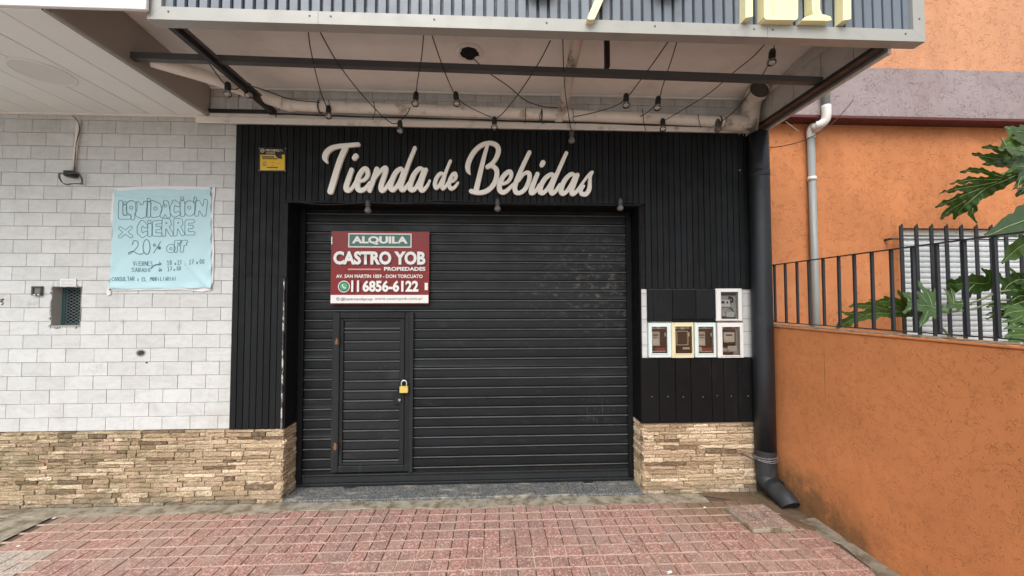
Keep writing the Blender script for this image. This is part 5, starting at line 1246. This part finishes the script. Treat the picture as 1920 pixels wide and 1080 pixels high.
wire([(376, 98, -.70), (400, 130, -.52), (420, 156, -.42), (440, 168, -.38), (462, 160, -.36), (505, 172, -.2), (545, 186, -.14), (600, 192, -.14)], 'black cable looping through the two bulbs beside the left steel beam')
wire([(546, 377, -.036), (610, 384, -.036), (690, 380, -.036), (760, 382, -.036), (820, 376, -.036), (933, 380, -.036), (1050, 381, -.036), (1163, 380, -.036), (1190, 378, -.036)], 'thin black cable sagging along the top edge of the shutter opening')
wire([(517, 213, -.03), (518, 225, -.03), (523, 245, -.03), (528, 290, -.032)], 'short black cable dropping from the side beam onto the yellow plate')
wire([(1425, 276, -.10), (1460, 275, -.07), (1510, 262, .0), (1560, 232, .1), (1600, 188, .25)], 'thin dark cable swagging from the downpipe top to the house wall')
bulb_me = {}
def bulb(px, py, y, label, kind='clear', s=1.0, tilt=(0, 0)):
    p = aty(px, py, y); t = thing('light_bulb', tuple(p), label, 'light bulb', 'string light bulbs')
    if not bulb_me:
        bulb_me['socket'] = MB().lathe((0, 0, .012), (0, 0, 1), [(0, .017), (.004, .020), (.035, .0195), (.050, .016), (.056, .007), (.060, .004)], 14).mesh('socket', True)
        bulb_me['glass'] = MB().lathe((0, 0, .014), (0, 0, -1), [(0, .013), (.006, .015), (.016, .022), (.028, .027), (.038, .026), (.047, .019), (.052, .009), (.053, .0005)], 16).mesh('bulb_glass', True)
        bulb_me['fil'] = MB().lathe((0, 0, .012), (0, 0, -1), [(0, .004), (.015, .0035), (.022, .001)], 8).mesh('filament_stem', True)
        bulb_me['grey'] = bulb_me['glass'].copy(); bulb_me['gsock'] = bulb_me['socket'].copy()
        bulb_me['socket'].materials.append(M['socket']); bulb_me['glass'].materials.append(M['bulb_glass']); bulb_me['fil'].materials.append(M['pvc']); bulb_me['grey'].materials.append(M['grey_bulb']); bulb_me['gsock'].materials.append(simple('grey_socket', (.07, .07, .07), .5, bump=0))
    for nm, key in (('socket', 'gsock' if kind == 'grey' else 'socket'), ('glass_globe', 'grey' if kind == 'grey' else 'glass')) + ((('filament_stem', 'fil'),) if kind == 'clear' else ()):
        o = bpy.data.objects.new(nm, bulb_me[key]); col.objects.link(o); o.parent = t
    t.scale = (s, s, s); t.rotation_euler = (rad(tilt[0]), rad(tilt[1]), 0); return t
bulb(427, 172, -.42, 'clear bulb in black socket left of the left steel beam'); bulb(466, 174, -.36, 'clear bulb in black socket against the left steel beam')
bulb(616, 214, -.14, 'clear bulb hanging over the wall pipe near its left bend'); bulb(750, 242, -.16, 'clear bulb hanging against the black cladding top, above the letters ie')
bulb(779, 190, -.34, 'clear bulb above the pipe, left one of the close pair near the middle', s=1.05, tilt=(0, 5)); bulb(856, 190, -.34, 'clear bulb above the pipe, right one of the close pair near the middle', s=1.05, tilt=(0, -6))
bulb(927, 235, -.14, 'clear bulb hanging at the ledge right above the capital B'); bulb(1072, 260, -.13, 'dull bulb hanging low in front of the cladding above the letters da', 'grey')
bulb(1174, 193, -.37, 'clear bulb under the ceiling, left one of the right hand pair', s=1.05); bulb(1233, 198, -.35, 'clear bulb under the ceiling, right one of the right hand pair', s=1.05, tilt=(0, 6))
bulb(1243, 238, -.15, 'clear bulb at the ledge below the right hand pair of bulbs'); bulb(1447, 112, -.76, 'clear bulb hanging nearest the fascia at the right end of the canopy', s=1.05, tilt=(0, 6)); bulb(1346, 239, -.12, 'dirty bulb tucked under the white tee joint of the pipe', 'grey')
bulb(690, 391, -.036, 'dusty grey bulb at the doorway top above the red board', 'grey'); bulb(933, 388, -.036, 'dusty grey bulb at the middle of the doorway top', 'grey'); bulb(1163, 387, -.036, 'dusty grey bulb at the right corner of the doorway top', 'grey')

# ================================================================== BLACK DOWNPIPE
dx = aty(1426, 600, -.06).x + .004; ry = -.075; rr = .077
dwn = thing('downpipe', (dx, ry, 0), 'thick slate painted downpipe with a spout at the shop corner', 'downpipe')
MB().tube([(dx, ry, .36), (dx, ry, 1.0), (dx, ry, 2.62), (dx, ry, 2.93)], rr, 22).build('pipe', M['pipe_dark'], dwn, True)
for za, zb in ((2.565, 2.62),): MB().tube([(dx, ry, za), (dx, ry, za+.004), (dx, ry, zb-.004), (dx, ry, zb)], [rr, rr+.0025, rr+.0025, rr], 22).build('collar', M['pipe_dark'], dwn, True)
p1 = aty(1444, 924, -.16)
sp = [(dx, ry, .365), (dx, ry, .22), (dx+.001, ry-.008, .150), (dx+.006, ry-.05, .105), (dx+.012, ry-.125, .080), (dx+.016, ry-.19, .064), (dx+.018, ry-.235, .030)]
MB().tube(spline(sp, 4), [.078-.012*i/len(spline(sp, 4)) for i in range(len(spline(sp, 4)))], 20, False).build('spout', simple('worn_grey_spout', (.026, .029, .033), .6, .4, 10, .3, 60, dirt=(.10, .09, .075), dlo=.52, dhi=.75), dwn, True)
MB().tube([(dx+.0075, ry-.06, .101), (dx+.0105, ry-.092, .092)], .0785, 20, False).build('spout_collar', M['pipe_dark'], dwn, True)
MB().lathe((dx+.0178, ry-.231, .034), (0.03, -.75, -.65), [(0, .064), (.001, 0)], 18).build('spout_mouth', M['dark'], dwn)
for k in (0, 1, 2): MB().tube([(dx+.081*math.cos(a), ry+.081*math.sin(a), .292+.012*k+.006*math.sin(a+k)) for a in [2*math.pi*i/18 for i in range(19)]], .0036, 6, False).build('wire_tie', M['steelwire'], dwn)
MB().tube([(dx-.085, ry-.02, .30), (dx-.13, ry-.03, .305), (dx-.17, -.03, .318)], .007, 6).build('wire_tie', M['steel'], dwn)
p = aty(1387, 319, -.03); 
cm = MB().lathe((p.x, -.021, p.z), (0, -1, 0), [(0, .006), (.012, .006), (.013, 0)], 8).build('cable_clip', M['steelwire'], None); tag(cm, 'tiny pale cable clip on the cladding beside the downpipe', 'clip')
"""end p4"""
# ================================================================== NEIGHBOURING HOUSE
HY, BNY = 0.50, 0.355
zb0, zb1 = aty(1760, 221, BNY).z, aty(1760, 130, BNY).z
hs_ = thing('orange_house', (5, HY, 0), 'orange stucco house with a mauve grey band behind the railing', 'house')
wx0, wzt = aty(1688, 430, HY).x, aty(1760, 428, HY).z; wx1, wzb_ = wx0+1.9, wzt-1.35
w = MB()
w.box(2.30, wx0, HY, HY+.3, -.2, zb0+.3); w.box(wx1, 14, HY, HY+.3, -.2, zb0+.3); w.box(wx0, wx1, HY, HY+.3, wzt, zb0+.3); w.box(wx0, wx1, HY, HY+.3, -.2, wzb_); w.box(wx0, wx1, HY+.2, HY+.3, wzb_, wzt)
w.build('wall', M['orange_house'], hs_)
bx('upper_wall', M['orange_upper'], hs_, 2.30, 14, BNY+.004, BNY+.5, zb1, 6.5)
bx('band', M['grey_band'], hs_, 2.28, 14, BNY, BNY+.4, zb0+.002, zb1-.001, c=.004)
bx('band_underside', M['maroon'], hs_, 2.28, 14, BNY+.001, HY+.01, zb0-.018, zb0+.0015)
win = bx('window_recess', M['dark'], hs_, wx0+.002, wx1-.002, HY+.11, HY+.18, wzb_, wzt-.001)
b = MB(); b.box(wx0+.0005, wx0+.02, HY+.03, HY+.11, wzb_, wzt-.002); b.box(wx1-.02, wx1-.0005, HY+.03, HY+.11, wzb_, wzt-.002); b.build('window_frame', M['maroon'], hs_)
bx('shutter_box', M['panel'], hs_, wx0+.021, wx1-.021, HY+.04, HY+.11, wzt-.065, wzt-.003, c=.004)
zz = wzt-.068; SPc = .0535
sm = MB(); Ls = wx1-wx0-.044; prof = [(.0, 0), (-.006, -.012), (-.008, -.026), (-.006, -.040), (-.001, -.0500), (.003, -.0522)]
for x in (-Ls/2, Ls/2): sm.v += [(x, y, z) for y, z in prof]
sm.f = [(i, i+1, 6+i+1, 6+i) for i in range(5)]
sme = sm.mesh('shutter_slat', True); sme.materials.append(M['shutter'])
sl = MB(); k = 0
while zz > wzb_+.03:
    obj('shutter_slat', sme, None, hs_, ((wx0+wx1)/2, HY+.062, zz))
    for i in range(int(Ls/.075)): sl.box(wx0+.05+i*.075, wx0+.05+i*.075+.028, HY+.0615, HY+.0645, zz-.0530, zz-.0506)
    zz -= SPc
bx('shutter_back', M['shutter'], hs_, wx0+.022, wx1-.022, HY+.068, HY+.072, wzb_, wzt-.07)
sl.build('shutter_slot', M['black_print'], hs_)['kind'] = 'stuff'
# window grille
gy = HY-.075
gr = thing('window_grille', ((wx0+wx1)/2, gy, wzb_), 'black barred grille in front of the white roller shutter of the house', 'window grille')
g0 = aty(1692, 500, gy).x; gs = (aty(1833, 500, gy).x-g0)/5
gt, gm_, gl = aty(1720, 421, gy).z, aty(1720, 448, gy).z, aty(1750, 642, gy).z
bar = MB(); bw = .0165; bar.box(-bw, bw, -.006, .006, 0, gt-gl+.06-.02); n0 = len(bar.v); bar.add([(-bw, -.006, gt-gl+.04), (bw, -.006, gt-gl+.04), (bw, .006, gt-gl+.04), (-bw, .006, gt-gl+.04), (.004, -.010, gt-gl+.07)], [(0,1,4), (1,2,4), (2,3,4), (3,0,4)])
bme = bar.mesh('bar'); bme.materials.append(M['rail'])
for k in range(13): obj('bar', bme, None, gr, (g0+k*gs, gy, gl-.06))
for z in (gm_, gl): bx('rail', M['rail'], gr, g0-.08, g0+12.5*gs, gy+.0065, gy+.0145, z-.006, z+.006, c=.001); 
for z in (gm_, gl): bx('anchor', M['rail'], gr, g0-.10, g0-.075, gy+.0065, HY-.001, z-.009, z+.009)
# house rain pipe
hp = thing('house_downpipe', (aty(1525, 400, HY-.05).x, HY-.05, 1.2), 'thin grey rain pipe with white elbows on the orange house wall', 'downpipe')
cx = aty(1524.5, 400, HY-.05).x; ux = aty(1549, 195, BNY-.05).x; ru = .034
z1 = aty(1524, 250, HY-.05).z; z2 = aty(1549, 208, BNY-.05).z
MB().tube([(cx, HY-.05, -.1), (cx, HY-.05, z1)], .0315, 16).build('lower_pipe', M['pipe_grey'], hp, True)
MB().tube([(ux, BNY-.05, z2), (ux, BNY-.05, 4.2)], .0315, 16).build('upper_pipe', M['pipe_grey'], hp, True)
MB().tube(spline([(ux, BNY-.05, z2+.05), (ux, BNY-.05, z2-.03), (ux-.006, BNY-.04, z2-.085), (ux-.035, BNY-.02, z2-.115), (ux-.06, BNY+.0, z2-.118)], 5), ru+.004, 16).build('elbow', M['pipe_white'], hp, True)
MB().tube(spline([(ux-.055, BNY, z2-.117), ((ux+cx)/2-.01, BNY+.03, z2-.13), (cx+.01, HY-.06, z1+.06), (cx, HY-.05, z1+.02), (cx, HY-.05, z1-.05)], 5), ru+.002, 16).build('elbow', M['pipe_white'], hp, True)
zc = aty(1524, 335, HY-.05).z; MB().tube([(cx, HY-.05, zc-.018), (cx, HY-.05, zc+.018)], ru+.003, 16).build('coupling', M['pipe_white'], hp, True)
b = MB(); p = aty(1473, 228, .05); q = aty(1497, 246, .05); b.tube([p, q], .0032, 6); cw = b.build('cable_hook', M['trim'], None); tag(cw, 'thin pale hook holding the cable under the right canopy edge', 'hook')

# ================================================================== GARDEN WALL AND RAILING
WZ = 1.362
gw = thing('garden_wall', (GX+.08, -2, 0), 'low orange stucco garden wall along the pavement', 'wall')
bx('wall', M['orange_wall'], gw, GX, GX+.15, -4.4, .02, -.19, WZ-.022, c=.006)
bx('coping', M['orange_wall'], gw, GX-.006, GX+.156, -4.4, .02, WZ-.0215, WZ-.006, c=.004)
b = MB(); r = random.Random(6); y = .015
while y > -1.6:
    L = r.uniform(.05, .16); b.box(GX-.004, GX+.10, y-L, y, WZ-.0055, WZ-.004+r.uniform(0, .005), c=.001); y -= L + r.uniform(0, .05)
b.build('cement_bed', M['cement'], gw)
rlx = GX+.03
ra = thing('railing', (rlx, -1, WZ), 'charcoal steel bar railing on top of the orange garden wall', 'railing')
ZT = (aty(1437, 493, 0).z); zt2 = atx(1871, 450.5, rlx).z; ZT = atx(1440, 493, rlx).z; ZB = WZ + .028
bar = MB().box(-.0078, .0078, -.0078, .0078, ZB-.006, (ZT+zt2)/2-.004, c=.0015).mesh('bar'); bar.materials.append(M['rail'])
ys = [atx(x, 560, rlx).y for x in (1453, 1475, 1497, 1521, 1547, 1574, 1605, 1639, 1677, 1718, 1763, 1812, 1871)]
st = (ys[-1]-ys[0])/12
for k in range(30):
    o = obj('bar', bar, None, ra, (rlx, ys[0]+st*k, 0)); o.rotation_euler = (random.gauss(0, .0012), random.gauss(0, .0012), random.gauss(0, .05))
bx('top_rail', M['rail'], ra, rlx-.013, rlx+.013, ys[0]+st*30, .04, (ZT+zt2)/2-.004, (ZT+zt2)/2+.002); bx('bottom_rail', M['rail'], ra, rlx-.012, rlx+.012, ys[0]+st*30, .04, ZB-.012, ZB-.0065)
bx('garden_soil', M['soil'], None, GX+.151, 14, -4.4, HY-.002, -.19, .25)['kind'] = 'structure'

# ================================================================== LARGE LEAFED PLANT
pb = aty(1905, 640, .05)
plant = thing('garden_plant', (4.0, -.1, .25), 'large leafed garden plant with deeply lobed leaves behind the railing', 'plant')
def leaf(strokes, o, sc_, y0, ky, mat, step=.011, curl=.03, seed=0, kx=0.0):
    """a lobed blade: strokes give midrib and lobes; the blade leans by ky, kx and is wavy"""
    P = [p for s in strokes for p in s]; cx_ = sum(p[0] for p in P)/len(P); cy_ = sum(p[1] for p in P)/len(P)
    c0 = aty(o[0]+cx_/sc_, o[1]+cy_/sc_, y0); dist = y0 + CAM_D; K_ = dist/730/sc_
    ws = []
    for s in strokes:
        q = spline(s, 5) if len(s) > 2 else [np.array(p, float) for p in s]
        ws.append([((p[0]-cx_)*K_, -(p[1]-cy_)*K_, max(p[2], 2)*K_) for p in q])
    V, F, E = region(ws, step)
    wr = random.Random(seed+900); w1, w2_, w3 = wr.uniform(0, 6), wr.uniform(0, 6), wr.uniform(45, 65)
    V = [(x + .006*math.sin(w3*z+w1) + .0035*math.sin(2.3*w3*z+w2_), z + .006*math.sin(w3*x+w2_) + .0035*math.sin(2.1*w3*x+w1), d) for x, z, d in V]
    r = random.Random(seed); a, b_, c_ = r.uniform(0, 6), r.uniform(0, 6), r.uniform(9, 15)
    vs_ = []
    for x, z, d in V:
        y = ky*z + kx*x + curl*math.sin(c_*x+a)*math.cos(c_*.7*z+b_) + .35*min(d, .05) + .004*math.sin(60*x+40*z)
        tt = (dist + y)/dist                       # lean the blade about its own middle
        vs_.append((c0.x + x*tt + (c0.x)*(tt-1), y0 + y, c0.z + z*tt + (c0.z-CAM_H)*(tt-1)))
    m = MB().add(vs_, F).build('leaf', M[mat], plant, True)
    for s in ws:
        k = []
        for x, z, rr_ in s[::2]:
            y = ky*z + kx*x + curl*math.sin(c_*x+a)*math.cos(c_*.7*z+b_) + .35*min(rr_, .05) - .004; tt = (dist+y)/dist
            k.append((c0.x + x*tt + c0.x*(tt-1), y0+y, c0.z + z*tt + (c0.z-CAM_H)*(tt-1)))
        if len(k) > 2: MB().tube(k, [(.0042 if s is ws[0] else .0026)*(1-.7*i/len(k)) for i in range(len(k))], 5).build('midrib' if s is ws[0] else 'vein', M['vein'], m, True)
    return m
C7, C8, C1 = (1720, 220), (1550, 420), (1400, 380)
leaf([[(1080,560,40),(900,640,75),(760,690,85),(650,760,85),(520,860,75),(420,945,52),(345,1035,22)], [(480,850,60),(300,955,42),(205,1040,22)], [(700,700,50),(450,795,36),(280,870,30),(130,918,10)],
      [(850,640,40),(600,690,32),(400,720,30),(280,752,16),(170,767,4)], [(900,610,38),(700,620,28),(560,622,34),(400,650,20),(285,672,4)], [(920,590,34),(760,545,28),(600,515,30),(445,535,14)], [(560,930,50),(540,1000,36),(582,1085,12)]], C7, 5.4, -.25, -.5, 'leaf_dark', seed=1)
leaf([[(1100,440,60),(1000,420,60),(860,420,62),(720,410,48),(620,390,26),(520,368,14)], [(840,450,40),(740,470,24),(640,476,6)], [(960,380,52),(850,325,42),(760,300,28),(648,292,10)], [(1010,490,40),(800,490,18),(660,492,6)]], C7, 5.4, -.12, -.4, 'leaf_dark', seed=2)
leaf([[(1200,190,70),(1080,150,62),(980,140,48),(900,110,30),(865,98,10)], [(1080,240,40),(1020,225,25),(960,222,10)], [(1100,110,40),(1060,70,14)]], C7, 5.4, -.10, .9, 'leaf_pale', seed=3)
leaf([[(1200,330,60),(1080,340,50),(980,318,34),(900,310,14),(850,312,6)], [(1080,360,40),(980,350,24)]], C7, 5.4, -.32, .9, 'leaf_pale', seed=4)
leaf([[(1250,520,70),(1120,500,50),(1040,490,30),(985,490,10)], [(1120,580,50),(1040,620,34),(1010,700,10),(1003,770,4)]], C7, 5.4, -.38, .6, 'leaf_pale', seed=5)
leaf([[(1150,690,14),(1060,710,12),(1000,715,10),(920,755,3)], [(1150,720,20),(1010,725,8)]], C7, 5.4, -.3, .2, 'leaf_dark', seed=15)
leaf([[(1960,40,95),(1860,70,100),(1755,115,92),(1650,150,66),(1550,195,36),(1470,224,8)]], C1, 3.375, -1.35, .8, 'leaf_pale', step=.008, curl=.012, seed=6)
leaf([[(1960,190,70),(1850,225,72),(1740,270,58),(1650,335,38),(1592,392,8)]], C1, 3.375, -1.30, -.2, 'leaf', step=.008, curl=.012, seed=7)
leaf([[(950,745,30),(820,740,45),(700,740,52),(560,755,36),(400,755,40),(250,785,42),(150,830,42),(60,872,18)], [(600,740,30),(480,712,28),(380,690,30),(260,685,24),(170,690,6)], [(300,765,25),(130,752,14),(50,745,4)], [(700,710,40),(560,650,42),(470,655,24),(350,640,6)], [(400,780,30),(325,800,14)], [(560,640,36),(500,610,8)]], C8, 4.5, .18, -.3, 'leaf', seed=8)
leaf([[(1150,660,14),(1200,560,50),(1260,500,80),(1180,500,60),(1090,510,55),(1000,500,18)], [(1260,500,80),(1380,500,60),(1400,420,42),(1330,372,6)], [(1300,540,50),(1240,560,40)], [(1120,470,30),(1110,435,6)], [(1080,550,30),(1000,560,20)]], C8, 4.5, .22, -.4, 'leaf_dark', seed=11)
leaf([[(1800,500,70),(1680,470,66),(1600,480,60),(1520,520,60),(1480,580,24)], [(1560,440,40),(1580,405,8)], [(1600,560,50),(1520,600,20)], [(1460,470,30),(1420,380,8)]], C8, 4.5, .1, -.3, 'leaf_dark', seed=12)
leaf([[(1800,640,60),(1680,650,44),(1560,690,34),(1440,690,26),(1320,690,6)], [(1600,740,30),(1480,750,22),(1330,762,6)], [(1640,790,26),(1500,790,16),(1275,800,4)]], C8, 4.5, .0, -.2, 'leaf_dark', seed=13)
C9 = (1545, 200); S9 = 2.2987
leaf([[(540,880,12),(490,870,26),(450,860,32),(400,855,24),(360,850,12)], [(470,860,28),(455,810,20),(425,775,11),(408,748,3)], [(485,855,22),(492,815,18),(484,786,5)], [(445,850,22),(420,815,13),(398,795,4)], [(450,880,22),(430,920,16),(406,952,5)], [(475,885,18),(480,915,7)], [(400,850,16),(365,815,15),(332,800,4)], [(380,860,13),(345,880,9),(330,888,3)]], C9, S9, .06, .6, 'leaf_pale', seed=9, step=.008)
leaf([[(440,870,20),(400,880,24),(350,888,18),(300,880,8)], [(330,870,15),(300,850,9),(275,832,3)], [(360,850,14),(335,815,13),(320,790,4)], [(400,885,16),(380,905,6)]], C9, S9, .14, -.3, 'leaf', seed=19, step=.008)
leaf([[(640,850,6),(600,850,15),(560,850,19),(540,820,13),(520,782,4)], [(560,850,15),(555,805,9),(549,785,3)], [(540,860,15),(505,872,9)], [(590,855,12),(575,885,4)]], C9, S9, .1, .5, 'leaf_pale', seed=10, step=.008)
leaf([[(900,880,20),(840,880,24),(790,890,16),(765,905,4)], [(850,870,17),(800,860,9),(765,868,3)], [(860,900,18),(820,920,13),(765,930,4)], [(880,900,18),(850,935,13),(800,950,9),(765,962,3)]], C9, S9, -.1, .5, 'leaf', seed=14, step=.008)
leaf([[(920,980,24),(850,985,22),(800,985,13),(768,992,4)], [(860,1000,18),(820,1010,11),(780,1015,3)], [(880,960,16),(830,955,9),(790,955,3)], [(900,940,16),(860,925,9)]], C9, S9, -.2, .5, 'leaf', seed=16, step=.008)
leaf([[(910,820,20),(850,815,18),(815,830,12),(795,850,3)], [(870,800,14),(830,785,10),(800,790,3)], [(880,840,14),(850,860,8)]], C9, S9, .0, -.3, 'leaf_dark', seed=17, step=.008)
leaf([[(910,760,22),(850,745,20),(800,755,14),(770,770,4)], [(850,745,14),(820,715,9),(800,690,3)], [(870,770,14),(840,795,8)]], C9, S9, .12, -.3, 'leaf_dark', seed=18, step=.008)
leaf([[(1950,262,16),(1915,258,15),(1890,268,10),(1868,282,3)], [(1920,270,12),(1895,290,8),(1880,304,3)], [(1915,250,10),(1890,246,4)]], (0, 0), 1, -.15, .3, 'leaf', seed=61, step=.008)
leaf([[(1960,300,16),(1925,305,14),(1900,318,9),(1876,330,3)], [(1930,315,12),(1912,340,8),(1900,352,3)], [(1925,295,10),(1900,292,4)]], (0, 0), 1, -.3, .5, 'leaf', seed=62, step=.008)
leaf([[(1960,345,16),(1930,350,12),(1905,365,5)], [(1940,360,10),(1925,380,4)]], (0, 0), 1, -.2, -.2, 'leaf_dark', seed=63, step=.008)
def stem_(pts, r0, r1, name='stem', mat='stem'):
    P = [aty(*p) for p in pts]; q = spline([tuple(p) for p in P], 5); return MB().tube(q, [r0+(r1-r0)*i/len(q) for i in range(len(q))], 8).build(name, M[mat], plant, True)
stem_([(1985, 560, .0), (1890, 545, .05), (1830, 565, .12), (1770, 580, .15)], .012, .007); stem_([(1985, 570, .0), (1880, 563, .05), (1820, 580, .1), (1740, 590, .17)], .011, .006)
stem_([(1985, 350, -.1), (1930, 310, -.15), (1895, 290, -.2), (1878, 258, -.2)], .012, .006); stem_([(1985, 330, -.15), (1920, 300, -.2), (1898, 316, -.22), (1870, 342, -.25)], .012, .007)
stem_([(1760, 560, .2), (1757, 600, .2), (1775, 625, .2), (1800, 660, .2)], .008, .010)
stem_([(1985, 300, -.1), (2000, 500, -.02), (1990, 700, .0), (1985, 900, .0)], .03, .05, 'trunk', 'trunk')
for k in range(9):                                  # foliage beyond the right edge of the frame
    r = random.Random(50+k); L = r.uniform(220, 380); a = r.uniform(-.7, .7); ox, oy = 2010 + r.uniform(0, 160), r.uniform(250, 640)
    S = [[(0, 0, 30), (L*.5, L*.1*a, 60), (L, L*.5*a, 8)]] + [[(L*t, L*.1*a, 40), (L*(t+.3), s_*L*.3, 26), (L*(t+.42), s_*L*.42, 6)] for t in (.1, .35, .6) for s_ in (-1, 1)]
    leaf(S, (ox, oy), 4.5, r.uniform(-.5, .2), r.uniform(-.4, .7), r.choice(('leaf', 'leaf_dark', 'leaf_pale')), seed=50+k)

# ================================================================== LOOSE THINGS ON THE PAVEMENT
c = [atz(*p, .022) for p in ((1364, 951), (1433, 945), (1490, 989), (1408, 999))]
ls = thing('loose_paving_slab', tuple((c[0]+c[2])/2), 'loose nine panel paving slab lying proud beside the downpipe spout', 'paving slab')
U_ = (c[1]-c[0]); V_ = (c[3]-c[0]); ctr = (c[0]+c[1]+c[2]+c[3])/4; ang = math.atan2(V_.x, -V_.y)
sw, sd = .302, .302
e1 = Vector((math.cos(-ang*0.2), math.sin(-ang*.2), 0)); e2 = Vector((-e1.y, e1.x, 0))
def slab_box(b, u0, u1, v0, v1, z0_, z1_, cc):
    m = MB().box(u0, u1, v0, v1, z0_, z1_, c=cc); b.add([tuple(ctr + e1*p[0] + e2*p[1] + Vector((0, 0, p[2]-.020))) for p in m.v], m.f)
b = MB(); slab_box(b, -sw/2, sw/2, -sd/2, sd/2, .000, .026, .003); b.build('slab_base', M['cement'], ls)
for i in range(3):
    for j in range(3):
        b = MB(); g = .0055; slab_box(b, -sw/2+i*sw/3+g, -sw/2+(i+1)*sw/3-g, -sd/2+j*sd/3+g, -sd/2+(j+1)*sd/3-g, .0262, .032, .002); b.build('panel', M['slab_paver'], ls)
p = atz(1255, 1073, .008); b = MB(); b.tube([(p.x-.012, p.y-.004, .008), (p.x+.013, p.y+.005, .008)], .0065, 8)
li = b.build('litter', M['frame_mint'], None); tag(li, 'tiny pale blue scrap lying on a paving joint near the picture bottom', 'litter')
for px, py, lb, mt in ((792, 1024, 'small tan dry leaf on the paving in front of the shutter', (0.42, .27, .15)), (1322, 951, 'tiny white scrap on the paving near the loose slab', (.7, .68, .62)), (101, 971, 'tiny white pebble on the paving edge near the plinth left end', (.7, .68, .62)), (35, 1023, 'tiny white pebble at the corner of the grey tiles', (.7, .68, .62))):
    p = atz(px, py, .003); r = random.Random(px); pts = [(p.x+.012*math.cos(a)*r.uniform(.6, 1.3), p.y+.010*math.sin(a)*r.uniform(.6, 1.3)) for a in [i*math.pi/4 for i in range(8)]]
    b = MB(); b.v = [(x, y, .0012) for x, y in pts] + [(p.x, p.y, .007)]; b.f = [(i, (i+1) % 8, 8) for i in range(8)]
    o = b.build('dry_leaf' if px == 792 else 'pebble', simple('scrap', mt, .8, bump=0), None); tag(o, lb, 'dry leaf' if px == 792 else 'pebble')
# weeds at the pipe foot
b = MB(); r = random.Random(12)
for k in range(60):
    x, y = dx + r.uniform(-.16, .10), r.uniform(-.10, -.02) if r.random() < .6 else r.uniform(-.25, -.05)
    h = r.uniform(.015, .05); a = r.uniform(0, 6.3); w_ = .004
    b.add([(x-w_*math.cos(a), y-w_*math.sin(a), .003), (x+w_*math.cos(a), y+w_*math.sin(a), .003), (x+r.uniform(-.03, .03), y+r.uniform(-.03, .01), h)], [(0, 1, 2)])
wd = b.build('weeds', M['leaf'], None); wd['kind'] = 'stuff'
